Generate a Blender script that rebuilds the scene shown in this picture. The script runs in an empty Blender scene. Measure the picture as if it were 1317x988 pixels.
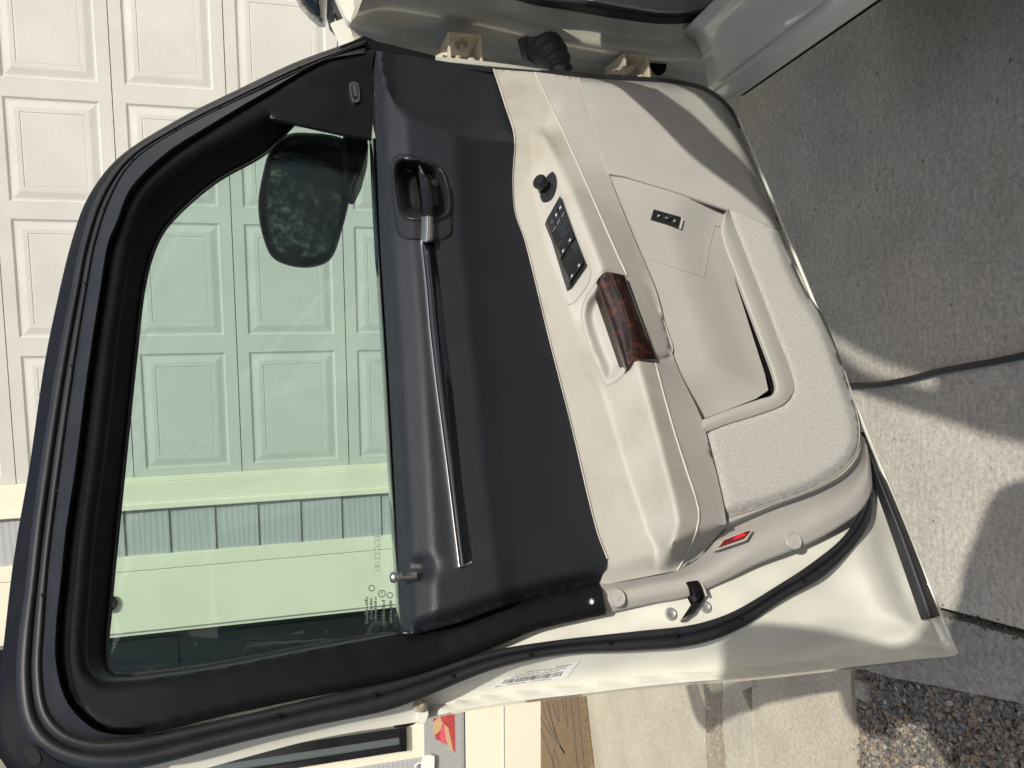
import bpy, bmesh, math, random
import numpy as np
from mathutils import Vector, Matrix
from mathutils.geometry import delaunay_2d_cdt
random.seed(7); rng = np.random.default_rng(7)
scene = bpy.context.scene
COL = scene.collection

# ------------------------------------------------------------------ camera
F, CX, CY, H = 951.0, 658.5, 494.0, 1.25          # focal length and centre in photo pixels, lens height in metres
CAM = np.array([0.0, 0.0, H])
_d = np.array([4240 - CX, 379 - CY, F]); _d /= np.linalg.norm(_d)
_Z = -_d; _Y = np.array([0, 0, 1.0]) - _Z * _Z[2]; _Y /= np.linalg.norm(_Y); _X = np.cross(_Y, _Z)
RW = np.array([_X, _Y, _Z])                         # camera axes -> world axes
cd = bpy.data.cameras.new('camera'); cam = bpy.data.objects.new('camera', cd); COL.objects.link(cam)
cd.sensor_fit = 'HORIZONTAL'; cd.sensor_width = 36.0; cd.lens = 36.0 * F / 1317.0
cd.clip_start = 0.01; cd.clip_end = 500
_m = Matrix.Identity(4)
for i in range(3):
    _m[i][0] = RW[i, 0]; _m[i][1] = -RW[i, 1]; _m[i][2] = -RW[i, 2]; _m[i][3] = CAM[i]
cam.matrix_world = _m
scene.camera = cam

# ------------------------------------------------------------------ daylight
SUN = np.array([.360, -.650, .669]); SUN /= np.linalg.norm(SUN)     # towards the sun
w = bpy.data.worlds.new('World'); scene.world = w; w.use_nodes = True
nt = w.node_tree; nt.nodes.clear()
sky = nt.nodes.new('ShaderNodeTexSky'); sky.sky_type = 'NISHITA'; sky.sun_disc = False
sky.sun_elevation = math.asin(SUN[2]); sky.sun_rotation = math.atan2(SUN[0], SUN[1])
sky.air_density = 1.0; sky.dust_density = 3.0; sky.ozone_density = 1.0
bg = nt.nodes.new('ShaderNodeBackground'); bg.inputs[1].default_value = 0.125
out = nt.nodes.new('ShaderNodeOutputWorld')
nt.links.new(sky.outputs[0], bg.inputs[0]); nt.links.new(bg.outputs[0], out.inputs[0])
sl = bpy.data.lights.new('sun', 'SUN'); sl.energy = 4.1; sl.angle = math.radians(0.6); sl.color = (1.0, .965, .885)
so = bpy.data.objects.new('sun', sl); COL.objects.link(so)
so.rotation_euler = Vector(SUN).to_track_quat('Z', 'Y').to_euler(); so.location = (3, -6, 6)
scene.view_settings.view_transform = 'Standard'; scene.view_settings.look = 'None'
scene.view_settings.exposure = 0.05; scene.view_settings.gamma = 1.0
scene.render.engine = 'CYCLES'

# ------------------------------------------------------------------ measuring helpers
def ray(px, py): return RW @ np.array([px - CX, py - CY, F])
DO = np.array([.585, 1.393, 0.0])                   # foot of the door hinge on the ground
DT = np.array([-.994, -.534, 0.0]); DT /= np.linalg.norm(DT)   # along the door, hinge to latch
DN = np.array([-DT[1], DT[0], 0.0])                 # inner face of the door looks this way
def D(px, py, c=0.0, k=0.0, b0=1.12):
    """photo pixel -> door coordinates (along, out, up) at c metres from the door's base plane, leaning k above b0"""
    r = ray(px, py); N = DN - k * np.array([0, 0, 1.0])
    s = (c + DN @ DO - k * b0 - N @ CAM) / (N @ r); p = CAM + s * r; q = p - DO
    if k and p[2] < b0: return D(px, py, c)
    return (q @ DT, q @ DN, p[2])
TH = math.radians(6); WN = np.array([math.sin(TH), math.cos(TH), 0]); WU = np.array([math.cos(TH), -math.sin(TH), 0]); WD = 4.0
def W(px, py, d=0.0):
    r = ray(px, py); p = CAM + r * (WD - d) / (r @ WN); return (p @ WU, p[2])
def G(px, py, z=0.0):
    r = ray(px, py); p = CAM + r * (z - H) / r[2]; return (p[0], p[1], z)
def YP(px, py, y):
    r = ray(px, py); p = CAM + r * y / r[1]; return tuple(p)
DOORM = Matrix.Translation(Vector(DO)) @ Matrix.Rotation(math.atan2(DT[1], DT[0]), 4, 'Z')
WALLM = Matrix.Translation(Vector(WN * WD)) @ Matrix.Rotation(-TH, 4, 'Z')     # x right along wall, y into wall, z up

def crom(pts, n=8, closed=False):
    """smooth curve through points"""
    P = np.array(pts, float); m = len(P); outp = []
    rngi = range(m) if closed else range(m - 1)
    for i in rngi:
        p1, p2 = P[i % m], P[(i + 1) % m]
        p0 = P[(i - 1) % m] if closed or i > 0 else 2 * p1 - p2
        p3 = P[(i + 2) % m] if closed or i + 2 < m else 2 * p2 - p1
        d01 = max(np.linalg.norm(p1 - p0), 1e-6) ** .5; d12 = max(np.linalg.norm(p2 - p1), 1e-6) ** .5; d23 = max(np.linalg.norm(p3 - p2), 1e-6) ** .5
        m1 = (p2 - p1) + d12 * ((p1 - p0) / d01 - (p2 - p0) / (d01 + d12))
        m2 = (p2 - p1) + d12 * ((p3 - p2) / d23 - (p3 - p1) / (d12 + d23))
        for j in range(n):
            t = j / n; outp.append((2*t**3-3*t*t+1)*p1 + (t**3-2*t*t+t)*m1 + (-2*t**3+3*t*t)*p2 + (t**3-t*t)*m2)
    if not closed: outp.append(P[-1])
    return np.array(outp)
def resamp(P, n):
    P = np.array(P, float); d = np.r_[0, np.cumsum(np.linalg.norm(np.diff(P[:, :2], axis=0), axis=1))]
    t = np.linspace(0, d[-1], n); return np.stack([np.interp(t, d, P[:, k]) for k in range(P.shape[1])], 1)
def dens(P, step, closed=True):
    P = [np.array(p, float) for p in P]; o = []
    m = len(P)
    for i in range(m if closed else m - 1):
        a, b = P[i], P[(i + 1) % m]; k = max(1, int(np.linalg.norm(b - a) / step))
        for j in range(k): o.append(a + (b - a) * j / k)
    if not closed: o.append(P[-1])
    return np.array(o)
def sst(x): x = min(1, max(0, x)); return x * x * (3 - 2 * x)
def pdist(poly, pts, closed=True):
    A = np.array(poly, float); B = np.roll(A, -1, 0) if closed else A[1:]
    if not closed: A = A[:-1]
    Q = np.array(pts, float); best = np.full(len(Q), 1e9)
    for a, b in zip(A, B):
        ab = b - a; L = ab @ ab + 1e-12; t = np.clip(((Q - a) @ ab) / L, 0, 1); dd = np.linalg.norm(Q - (a + t[:, None] * ab), axis=1)
        best = np.minimum(best, dd)
    return best
def inside(poly, pts):
    A = np.array(poly, float); B = np.roll(A, -1, 0); Q = np.array(pts, float); r = np.zeros(len(Q), bool)
    for a, b in zip(A, B):
        if a[1] == b[1]: continue
        c = ((a[1] > Q[:, 1]) != (b[1] > Q[:, 1])) & (Q[:, 0] < (b[0] - a[0]) * (Q[:, 1] - a[1]) / (b[1] - a[1]) + a[0]); r ^= c
    return r

# ------------------------------------------------------------------ materials
def mat(name, col, rough=.5, metal=0, spec=.5, coat=0, var=0.0, vscale=20, bump=0.0, bscale=200, bdist=.001, col2=None, detail=4, rvar=0.0, ramp=(.3, .7), sheen=0):
    m = bpy.data.materials.new(name); m.use_nodes = True; t = m.node_tree; b = t.nodes['Principled BSDF']
    b.inputs['Base Color'].default_value = (*col, 1); b.inputs['Roughness'].default_value = rough; b.inputs['Metallic'].default_value = metal
    b.inputs['Specular IOR Level'].default_value = spec; b.inputs['Coat Weight'].default_value = coat; b.inputs['Coat Roughness'].default_value = .06
    b.inputs['Sheen Weight'].default_value = sheen
    tc = t.nodes.new('ShaderNodeTexCoord')
    if var or col2:
        n = t.nodes.new('ShaderNodeTexNoise'); n.inputs['Scale'].default_value = vscale; n.inputs['Detail'].default_value = detail; n.inputs['Roughness'].default_value = .6
        t.links.new(tc.outputs['Object'], n.inputs['Vector'])
        r = t.nodes.new('ShaderNodeValToRGB'); c2 = col2 or tuple(x * (1 - var) for x in col); c1 = col if col2 else tuple(min(1, x * (1 + var * .5)) for x in col)
        r.color_ramp.elements[0].position = ramp[0]; r.color_ramp.elements[1].position = ramp[1]
        r.color_ramp.elements[0].color = (*c2, 1); r.color_ramp.elements[1].color = (*c1, 1)
        t.links.new(n.outputs['Fac'], r.inputs['Fac']); t.links.new(r.outputs['Color'], b.inputs['Base Color'])
        if rvar:
            mr = t.nodes.new('ShaderNodeMapRange'); mr.inputs['To Min'].default_value = rough - rvar; mr.inputs['To Max'].default_value = rough + rvar
            t.links.new(n.outputs['Fac'], mr.inputs['Value']); t.links.new(mr.outputs[0], b.inputs['Roughness'])
    if bump:
        n2 = t.nodes.new('ShaderNodeTexNoise'); n2.inputs['Scale'].default_value = bscale; n2.inputs['Detail'].default_value = 3
        t.links.new(tc.outputs['Object'], n2.inputs['Vector'])
        bp = t.nodes.new('ShaderNodeBump'); bp.inputs['Strength'].default_value = bump; bp.inputs['Distance'].default_value = bdist
        t.links.new(n2.outputs['Fac'], bp.inputs['Height']); t.links.new(bp.outputs[0], b.inputs['Normal'])
    return m
M = {}
M['paint'] = mat('white_paint', (.70, .69, .60), .35, coat=1, var=.06, vscale=7)
M['beige'] = mat('beige_plastic', (.39, .376, .342), .55, spec=.3, var=.06, vscale=9, bump=.25, bscale=1400, bdist=.0006, rvar=.08)
M['beige2'] = mat('beige_plastic_satin', (.39, .37, .338), .5, spec=.3, var=.07, vscale=12, bump=.2, bscale=1500, bdist=.0005, rvar=.08)
M['arm'] = mat('beige_vinyl_worn', (.405, .385, .338), .5, spec=.3, col2=(.315, .29, .235), vscale=7, detail=6, bump=.3, bscale=1100, bdist=.0006, ramp=(.25, .5))
M['navy'] = mat('dark_slate_vinyl', (.012, .014, .018), .47, spec=.46, var=.12, vscale=14, bump=.6, bscale=640, bdist=.0010, rvar=.05)
M['black'] = mat('black_plastic', (.0045, .0045, .005), .48, spec=.28, var=.3, vscale=30, rvar=.07)
M['seal'] = mat('black_rubber', (.016, .017, .020), .5, spec=.42, var=.25, vscale=25, bump=.15, bscale=300, rvar=.08)
M['gloss'] = mat('gloss_black', (.006, .007, .01), .06, spec=.6, coat=1)
M['chrome'] = mat('chrome', (.85, .85, .85), .11, metal=1)
M['steel'] = mat('zinc_steel', (.5, .5, .48), .32, metal=1, var=.2, vscale=80)
M['zinc'] = mat('dull_zinc', (.48, .48, .46), .38, metal=.6, var=.2, vscale=90)
M['rust'] = mat('stained_hinge_paint', (.47, .41, .30), .45, col2=(.20, .11, .05), vscale=22, detail=6, ramp=(.28, .46), bump=.1)
M['carpet'] = mat('grey_carpet', (.50, .48, .44), .95, spec=.1, col2=(.35, .338, .31), vscale=330, detail=9, bump=.7, bscale=1300, bdist=.0025, ramp=(.34, .60), sheen=.3)
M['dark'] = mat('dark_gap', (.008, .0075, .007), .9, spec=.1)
M['switch'] = mat('switch_black', (.014, .014, .015), .35, spec=.5)
M['mark'] = mat('white_print', (.8, .8, .8), .6)
M['greymark'] = mat('grey_print', (.06, .08, .075), .6)
M['etch'] = mat('etched_frost', (.20, .25, .22), .7)
M['jamb'] = mat('shaded_dusty_jamb_paint', (.50, .475, .40), .28, coat=.5, col2=(.34, .315, .25), vscale=5, detail=6, ramp=(.35, .65))  # body paint darkened to give the enclosed recess its shade, with random dirt mottling
M['boot'] = mat('grey_rubber', (.045, .045, .047), .55, var=.3, vscale=60)
M['cup'] = mat('charcoal_cup', (.014, .0145, .0155), .36, spec=.45)
M['satin'] = mat('satin_chrome', (.95, .95, .95), .36, metal=1)
M['softmark'] = mat('grey_white_print', (.42, .42, .42), .6)
M['red'] = mat('red_reflector', (.16, .02, .022), .18, coat=1, spec=.6)
M['redhot'] = mat('bright_red_prism', (.9, .03, .04), .2, coat=1)
M['label'] = mat('label_paper', (.72, .72, .68), .4)
M['ink'] = mat('ink', (.06, .06, .06), .6)
M['lightseam'] = mat('beige_piping', (.47, .445, .395), .5)
M['garage'] = mat('garage_paint', (.525, .518, .478), .6, spec=.3, var=.08, vscale=3, bump=.0)
M['trim'] = mat('cream_trim_paint', (.72, .69, .55), .55, var=.05, vscale=3, bump=.15, bscale=120, bdist=.001)
M['frontdoor'] = mat('dark_door_paint', (.008, .010, .011), .3, spec=.5)
M['cord'] = mat('black_cord', (.012, .012, .013), .45)
M['lightgrey'] = mat('grey_interior_trim', (.30, .29, .28), .7, var=.1, vscale=20)
M['foliage'] = mat('foliage', (.075, .065, .022), .6, col2=(.02, .022, .010), vscale=.8)
M['bark'] = mat('bark', (.06, .045, .03), .9, bump=.5, bscale=20, bdist=.02)
M['cloth'] = mat('dark_jacket', (.03, .035, .05), .8)
M['phone'] = mat('phone_case', (.02, .02, .02), .4)
M['soil'] = mat('soil', (.10, .085, .06), .95, var=.4, vscale=30, bump=.6, bscale=80, bdist=.01)
M['burnt'] = mat('greyboard', (.33, .33, .32), .8, var=.15, vscale=60)
M['mirrorglass'] = mat('mirror_glass', (.34, .33, .30), .03, metal=1)

def texmat_wood(name):
    m = bpy.data.materials.new(name); m.use_nodes = True; t = m.node_tree; b = t.nodes['Principled BSDF']
    tc = t.nodes.new('ShaderNodeTexCoord'); mp = t.nodes.new('ShaderNodeMapping'); mp.inputs['Scale'].default_value = (55, 55, 42)
    n = t.nodes.new('ShaderNodeTexNoise'); n.inputs['Scale'].default_value = 1.6; n.inputs['Detail'].default_value = 4; n.inputs['Distortion'].default_value = .9
    r = t.nodes.new('ShaderNodeValToRGB'); e = r.color_ramp.elements
    e[0].position = .38; e[0].color = (.010, .004, .003, 1); e[1].position = .72; e[1].color = (.075, .019, .006, 1)
    x = e.new(.52); x.color = (.018, .006, .004, 1)
    t.links.new(tc.outputs['Object'], mp.inputs[0]); t.links.new(mp.outputs[0], n.inputs['Vector']); t.links.new(n.outputs['Fac'], r.inputs[0]); t.links.new(r.outputs[0], b.inputs['Base Color'])
    b.inputs['Roughness'].default_value = .28; b.inputs['Specular IOR Level'].default_value = .4; b.inputs['Coat Weight'].default_value = .5; b.inputs['Coat Roughness'].default_value = .05
    return m
M['burl'] = texmat_wood('burl_veneer')

def concrete(name, c1, c2, broom=True, speck=.5, rot=0.0):
    m = bpy.data.materials.new(name); m.use_nodes = True; t = m.node_tree; b = t.nodes['Principled BSDF']; b.inputs['Roughness'].default_value = .9; b.inputs['Specular IOR Level'].default_value = .25
    tc = t.nodes.new('ShaderNodeTexCoord')
    def noise(s, d, vec=None, r=.6):
        n = t.nodes.new('ShaderNodeTexNoise'); n.inputs['Scale'].default_value = s; n.inputs['Detail'].default_value = d; n.inputs['Roughness'].default_value = r
        t.links.new(vec or tc.outputs['Object'], n.inputs['Vector']); return n
    big = noise(2.2, 6); fine = noise(95, 6, r=.82); stain = noise(5.5, 7, r=.7); vor = t.nodes.new('ShaderNodeTexVoronoi'); vor.inputs['Scale'].default_value = 16; t.links.new(tc.outputs['Object'], vor.inputs['Vector']); grain = noise(90, 3, r=.8)
    mp = t.nodes.new('ShaderNodeMapping'); mp.inputs['Rotation'].default_value = (0, 0, rot); mp.inputs['Scale'].default_value = (30, 120, 1)
    wv0 = noise(5, 2); mixv = t.nodes.new('ShaderNodeMix'); mixv.data_type = 'VECTOR'; mixv.inputs[0].default_value = .05
    t.links.new(tc.outputs['Object'], mixv.inputs[4]); t.links.new(wv0.outputs['Color'], mixv.inputs[5]); t.links.new(mixv.outputs[1], mp.inputs[0])
    br = noise(1, 3, mp.outputs[0])
    r = t.nodes.new('ShaderNodeValToRGB'); r.color_ramp.elements[0].position = .3; r.color_ramp.elements[1].position = .7
    r.color_ramp.elements[0].color = (*c2, 1); r.color_ramp.elements[1].color = (*c1, 1); t.links.new(big.outputs['Fac'], r.inputs[0])
    r2 = t.nodes.new('ShaderNodeValToRGB'); r2.color_ramp.elements[0].position = .33; r2.color_ramp.elements[1].position = .62
    r2.color_ramp.elements[0].color = (1 - speck, 1 - speck, 1 - speck, 1); r2.color_ramp.elements[1].color = (1.08, 1.08, 1.08, 1)
    add = t.nodes.new('ShaderNodeMath'); add.operation = 'MULTIPLY_ADD'; add.inputs[1].default_value = (.78 if broom else .5)
    t.links.new(fine.outputs['Fac'], add.inputs[0])
    half = t.nodes.new('ShaderNodeMath'); half.operation = 'MULTIPLY'; half.inputs[1].default_value = (.22 if broom else .5); t.links.new((br if broom else grain).outputs['Fac'], half.inputs[0]); t.links.new(half.outputs[0], add.inputs[2])
    t.links.new(add.outputs[0], r2.inputs[0])
    mx = t.nodes.new('ShaderNodeMix'); mx.data_type = 'RGBA'; mx.blend_type = 'MULTIPLY'; mx.inputs[0].default_value = 1
    t.links.new(r.outputs[0], mx.inputs[6]); t.links.new(r2.outputs[0], mx.inputs[7])
    r3 = t.nodes.new('ShaderNodeValToRGB'); r3.color_ramp.elements[0].position = .30; r3.color_ramp.elements[1].position = .58; r3.color_ramp.elements[0].color = (.84, .835, .83, 1); r3.color_ramp.elements[1].color = (1, 1, 1, 1); t.links.new(stain.outputs['Fac'], r3.inputs[0])
    r4 = t.nodes.new('ShaderNodeValToRGB'); r4.color_ramp.elements[0].position = .035; r4.color_ramp.elements[1].position = .075; r4.color_ramp.elements[0].color = (.35, .33, .30, 1); r4.color_ramp.elements[1].color = (1, 1, 1, 1); t.links.new(vor.outputs['Distance'], r4.inputs[0])
    m3 = t.nodes.new('ShaderNodeMix'); m3.data_type = 'RGBA'; m3.blend_type = 'MULTIPLY'; m3.inputs[0].default_value = 1; t.links.new(mx.outputs[2], m3.inputs[6]); t.links.new(r3.outputs[0], m3.inputs[7])
    m4 = t.nodes.new('ShaderNodeMix'); m4.data_type = 'RGBA'; m4.blend_type = 'MULTIPLY'; m4.inputs[0].default_value = .8; t.links.new(m3.outputs[2], m4.inputs[6]); t.links.new(r4.outputs[0], m4.inputs[7]); t.links.new(m4.outputs[2], b.inputs['Base Color'])
    bp = t.nodes.new('ShaderNodeBump'); bp.inputs['Strength'].default_value = .7; bp.inputs['Distance'].default_value = .003
    t.links.new(add.outputs[0], bp.inputs['Height']); t.links.new(bp.outputs[0], b.inputs['Normal'])
    return m
M['conc'] = concrete('broomed_concrete', (.63, .58, .50), (.56, .515, .44), True, .52, .12)
M['conc2'] = concrete('smooth_concrete', (.57, .515, .41), (.47, .42, .325), False, .4)
M['conc3'] = concrete('grey_speckled_concrete', (.47, .435, .375), (.37, .345, .30), False, .6)
M['aggr'] = concrete('exposed_aggregate', (.50, .43, .33), (.36, .31, .24), False, .7)
M['chalk'] = concrete('peeling_lime_coat', (.58, .54, .45), (.44, .395, .31), False, .35)

def shake_mat(name):
    m = bpy.data.materials.new(name); m.use_nodes = True; t = m.node_tree; b = t.nodes['Principled BSDF']; b.inputs['Roughness'].default_value = .75
    tc = t.nodes.new('ShaderNodeTexCoord'); mp = t.nodes.new('ShaderNodeMapping'); mp.inputs['Scale'].default_value = (5, 5, 30)
    oi = t.nodes.new('ShaderNodeObjectInfo'); ad = t.nodes.new('ShaderNodeVectorMath'); ad.operation = 'ADD'
    t.links.new(tc.outputs['Object'], ad.inputs[0]); t.links.new(oi.outputs['Random'], ad.inputs[1]); t.links.new(ad.outputs[0], mp.inputs[0])
    n = t.nodes.new('ShaderNodeTexWave'); n.bands_direction = 'Z'; n.inputs['Scale'].default_value = .38; n.inputs['Distortion'].default_value = 7; n.inputs['Detail'].default_value = 3; n.inputs['Detail Scale'].default_value = .7
    t.links.new(mp.outputs[0], n.inputs['Vector'])
    r = t.nodes.new('ShaderNodeValToRGB'); r.color_ramp.elements[0].color = (.345, .35, .355, 1); r.color_ramp.elements[1].color = (.385, .39, .395, 1); t.links.new(n.outputs['Fac'], r.inputs[0]); t.links.new(r.outputs[0], b.inputs['Base Color'])
    bp = t.nodes.new('ShaderNodeBump'); bp.inputs['Strength'].default_value = .3; bp.inputs['Distance'].default_value = .003; t.links.new(n.outputs['Fac'], bp.inputs['Height']); t.links.new(bp.outputs[0], b.inputs['Normal'])
    return m
M['shake'] = shake_mat('grey_wood_grain_siding')
def garage_mat():
    m = M['garage']; t = m.node_tree; b = t.nodes['Principled BSDF']; tc = t.nodes['Texture Coordinate']
    outn = None
    for sc in ((260, 40, 30), (40, 40, 300)):
        mp = t.nodes.new('ShaderNodeMapping'); mp.inputs['Scale'].default_value = sc; t.links.new(tc.outputs['Object'], mp.inputs[0])
        n = t.nodes.new('ShaderNodeTexNoise'); n.inputs['Scale'].default_value = 1; n.inputs['Detail'].default_value = 2; t.links.new(mp.outputs[0], n.inputs['Vector'])
        if outn is None: outn = n.outputs['Fac']
        else:
            a = t.nodes.new('ShaderNodeMath'); a.operation = 'ADD'; t.links.new(outn, a.inputs[0]); t.links.new(n.outputs['Fac'], a.inputs[1]); outn = a.outputs[0]
    bp = t.nodes.new('ShaderNodeBump'); bp.inputs['Strength'].default_value = .35; bp.inputs['Distance'].default_value = .003; t.links.new(outn, bp.inputs['Height']); t.links.new(bp.outputs[0], b.inputs['Normal'])
garage_mat()
def glass_mat(name, tint, refl=1.0, dust=0.0):
    m = bpy.data.materials.new(name); m.use_nodes = True; t = m.node_tree; t.nodes.clear(); o = t.nodes.new('ShaderNodeOutputMaterial')
    tr = t.nodes.new('ShaderNodeBsdfTransparent'); tr.inputs[0].default_value = (*tint, 1); g = t.nodes.new('ShaderNodeBsdfGlossy'); g.inputs['Roughness'].default_value = .01
    fr = t.nodes.new('ShaderNodeFresnel'); ge = t.nodes.new('ShaderNodeNewGeometry'); mr = t.nodes.new('ShaderNodeMapRange'); mr.inputs['To Min'].default_value = 1.5; mr.inputs['To Max'].default_value = 1 / 1.5; t.links.new(ge.outputs['Backfacing'], mr.inputs['Value']); t.links.new(mr.outputs[0], fr.inputs[0]); mx = t.nodes.new('ShaderNodeMixShader')
    ml = t.nodes.new('ShaderNodeMath'); ml.operation = 'MULTIPLY'; ml.inputs[1].default_value = refl; t.links.new(fr.outputs[0], ml.inputs[0])
    t.links.new(ml.outputs[0], mx.inputs[0]); t.links.new(tr.outputs[0], mx.inputs[1]); t.links.new(g.outputs[0], mx.inputs[2])
    if dust:
        tc = t.nodes.new('ShaderNodeTexCoord'); n = t.nodes.new('ShaderNodeTexNoise'); n.inputs['Scale'].default_value = 7; n.inputs['Detail'].default_value = 8; n.inputs['Roughness'].default_value = .75; t.links.new(tc.outputs['Object'], n.inputs['Vector'])
        v = t.nodes.new('ShaderNodeTexVoronoi'); v.inputs['Scale'].default_value = 38; t.links.new(tc.outputs['Object'], v.inputs['Vector'])
        sp_ = t.nodes.new('ShaderNodeMapRange'); sp_.inputs['From Min'].default_value = .10; sp_.inputs['From Max'].default_value = .03; sp_.inputs['To Max'].default_value = .05; t.links.new(v.outputs['Distance'], sp_.inputs['Value'])
        mr2 = t.nodes.new('ShaderNodeMapRange'); mr2.inputs['From Min'].default_value = .42; mr2.inputs['From Max'].default_value = .72; mr2.inputs['To Max'].default_value = dust; t.links.new(n.outputs['Fac'], mr2.inputs['Value'])
        ad = t.nodes.new('ShaderNodeMath'); ad.operation = 'ADD'; t.links.new(sp_.outputs[0], ad.inputs[0]); t.links.new(mr2.outputs[0], ad.inputs[1])
        df = t.nodes.new('ShaderNodeBsdfDiffuse'); df.inputs[0].default_value = (.5, .48, .44, 1); m2 = t.nodes.new('ShaderNodeMixShader'); t.links.new(ad.outputs[0], m2.inputs[0]); t.links.new(mx.outputs[0], m2.inputs[1]); t.links.new(df.outputs[0], m2.inputs[2]); t.links.new(m2.outputs[0], o.inputs[0])
    else: t.links.new(mx.outputs[0], o.inputs[0])
    return m
M['glass'] = glass_mat('green_tinted_glass', (.75, .86, .825), dust=.006)
M['clearglass'] = glass_mat('windscreen_glass', (.97, .985, .975), refl=.3)
def coir():
    m = bpy.data.materials.new('coir'); m.use_nodes = True; t = m.node_tree; b = t.nodes['Principled BSDF']; b.inputs['Roughness'].default_value = .95
    tc = t.nodes.new('ShaderNodeTexCoord'); n = t.nodes.new('ShaderNodeTexNoise'); n.inputs['Scale'].default_value = 110; n.inputs['Detail'].default_value = 5; t.links.new(tc.outputs['Object'], n.inputs['Vector'])
    r = t.nodes.new('ShaderNodeValToRGB'); r.color_ramp.elements[0].position = .35; r.color_ramp.elements[1].position = .7; r.color_ramp.elements[0].color = (.10, .066, .033, 1); r.color_ramp.elements[1].color = (.25, .17, .092, 1)
    t.links.new(n.outputs['Fac'], r.inputs[0]); t.links.new(r.outputs[0], b.inputs['Base Color']); bp = t.nodes.new('ShaderNodeBump'); bp.inputs['Distance'].default_value = .004; t.links.new(n.outputs['Fac'], bp.inputs['Height']); t.links.new(bp.outputs[0], b.inputs['Normal'])
    return m
M['coir'] = coir()
def pebble():
    m = bpy.data.materials.new('pebble_stone'); m.use_nodes = True; t = m.node_tree; b = t.nodes['Principled BSDF']; b.inputs['Roughness'].default_value = .7
    g = t.nodes.new('ShaderNodeNewGeometry'); r = t.nodes.new('ShaderNodeValToRGB'); e = r.color_ramp.elements
    e[0].color = (.10, .094, .085, 1); e[1].color = (.46, .41, .33, 1)
    for p, c in ((.25, (.12, .11, .098, 1)), (.45, (.18, .165, .14, 1)), (.62, (.25, .225, .185, 1)), (.8, (.30, .205, .11, 1)), (.9, (.20, .20, .195, 1))):
        x = e.new(p); x.color = c
    t.links.new(g.outputs['Random Per Island'], r.inputs[0]); t.links.new(r.outputs[0], b.inputs['Base Color'])
    return m
M['pebble'] = pebble()

# ------------------------------------------------------------------ object helpers
def link(o, parent=None):
    COL.objects.link(o)
    if parent: o.parent = parent
    return o
def tag(o, label=None, cat=None, group=None, kind=None):
    if label: o['label'] = label
    if cat: o['category'] = cat
    if group: o['group'] = group
    if kind: o['kind'] = kind
    return o
def empty(name, loc=(0, 0, 0), mw=None):
    o = bpy.data.objects.new(name, None); COL.objects.link(o); o.empty_display_size = .1
    if mw is not None: o.matrix_world = mw
    else: o.location = loc
    return o
def mesh(name, V, Fc, m, parent=None, smooth=True, sharp=35, solid=0.0, bev=0.0, face_n=None, off=-1, skirt=0.0):
    if skirt:                                        # give a pressed sheet its returned edge
        V = [tuple(v) for v in V]; ec = {}
        P = np.array(V, float); fn = np.array(face_n, float); fn /= np.linalg.norm(fn)
        s = sum(fn @ np.cross(P[f[1]] - P[f[0]], P[f[2]] - P[f[0]]) for f in Fc)
        if s < 0: Fc = [tuple(reversed(f)) for f in Fc]
        for f in Fc:
            for i in range(len(f)): e = (f[i], f[(i + 1) % len(f)]); ec[e] = 1
        bd = [e for e in ec if (e[1], e[0]) not in ec]; mp = {}
        for a, b in bd:
            for q in (a, b):
                if q not in mp: mp[q] = len(V); V.append(tuple(P[q] - fn * skirt))
        Fc = list(Fc) + [(b, a, mp[a], mp[b]) for a, b in bd]
    me = bpy.data.meshes.new(name); me.from_pydata([tuple(map(float, v)) for v in V], [], [tuple(map(int, f)) for f in Fc]); me.update()
    if face_n is not None and len(me.polygons):
        s = sum(p.area * Vector(face_n).dot(p.normal) for p in me.polygons)
        if s < 0: me.flip_normals()
    if m: me.materials.append(M[m] if isinstance(m, str) else m)
    if smooth:
        me.polygons.foreach_set('use_smooth', [True] * len(me.polygons)); me.set_sharp_from_angle(angle=math.radians(sharp))
    o = bpy.data.objects.new(name, me); link(o, parent)
    if solid: md = o.modifiers.new('solid', 'SOLIDIFY'); md.thickness = solid; md.offset = off
    if bev: md = o.modifiers.new('bevel', 'BEVEL'); md.width = bev; md.segments = 2; md.limit_method = 'ANGLE'
    return o
NF = (0, 1, 0)      # inner face direction in door coordinates
def grid_faces(nu, nv): return [(i * nv + j, i * nv + j + 1, (i + 1) * nv + j + 1, (i + 1) * nv + j) for i in range(nu - 1) for j in range(nv - 1)]
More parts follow.
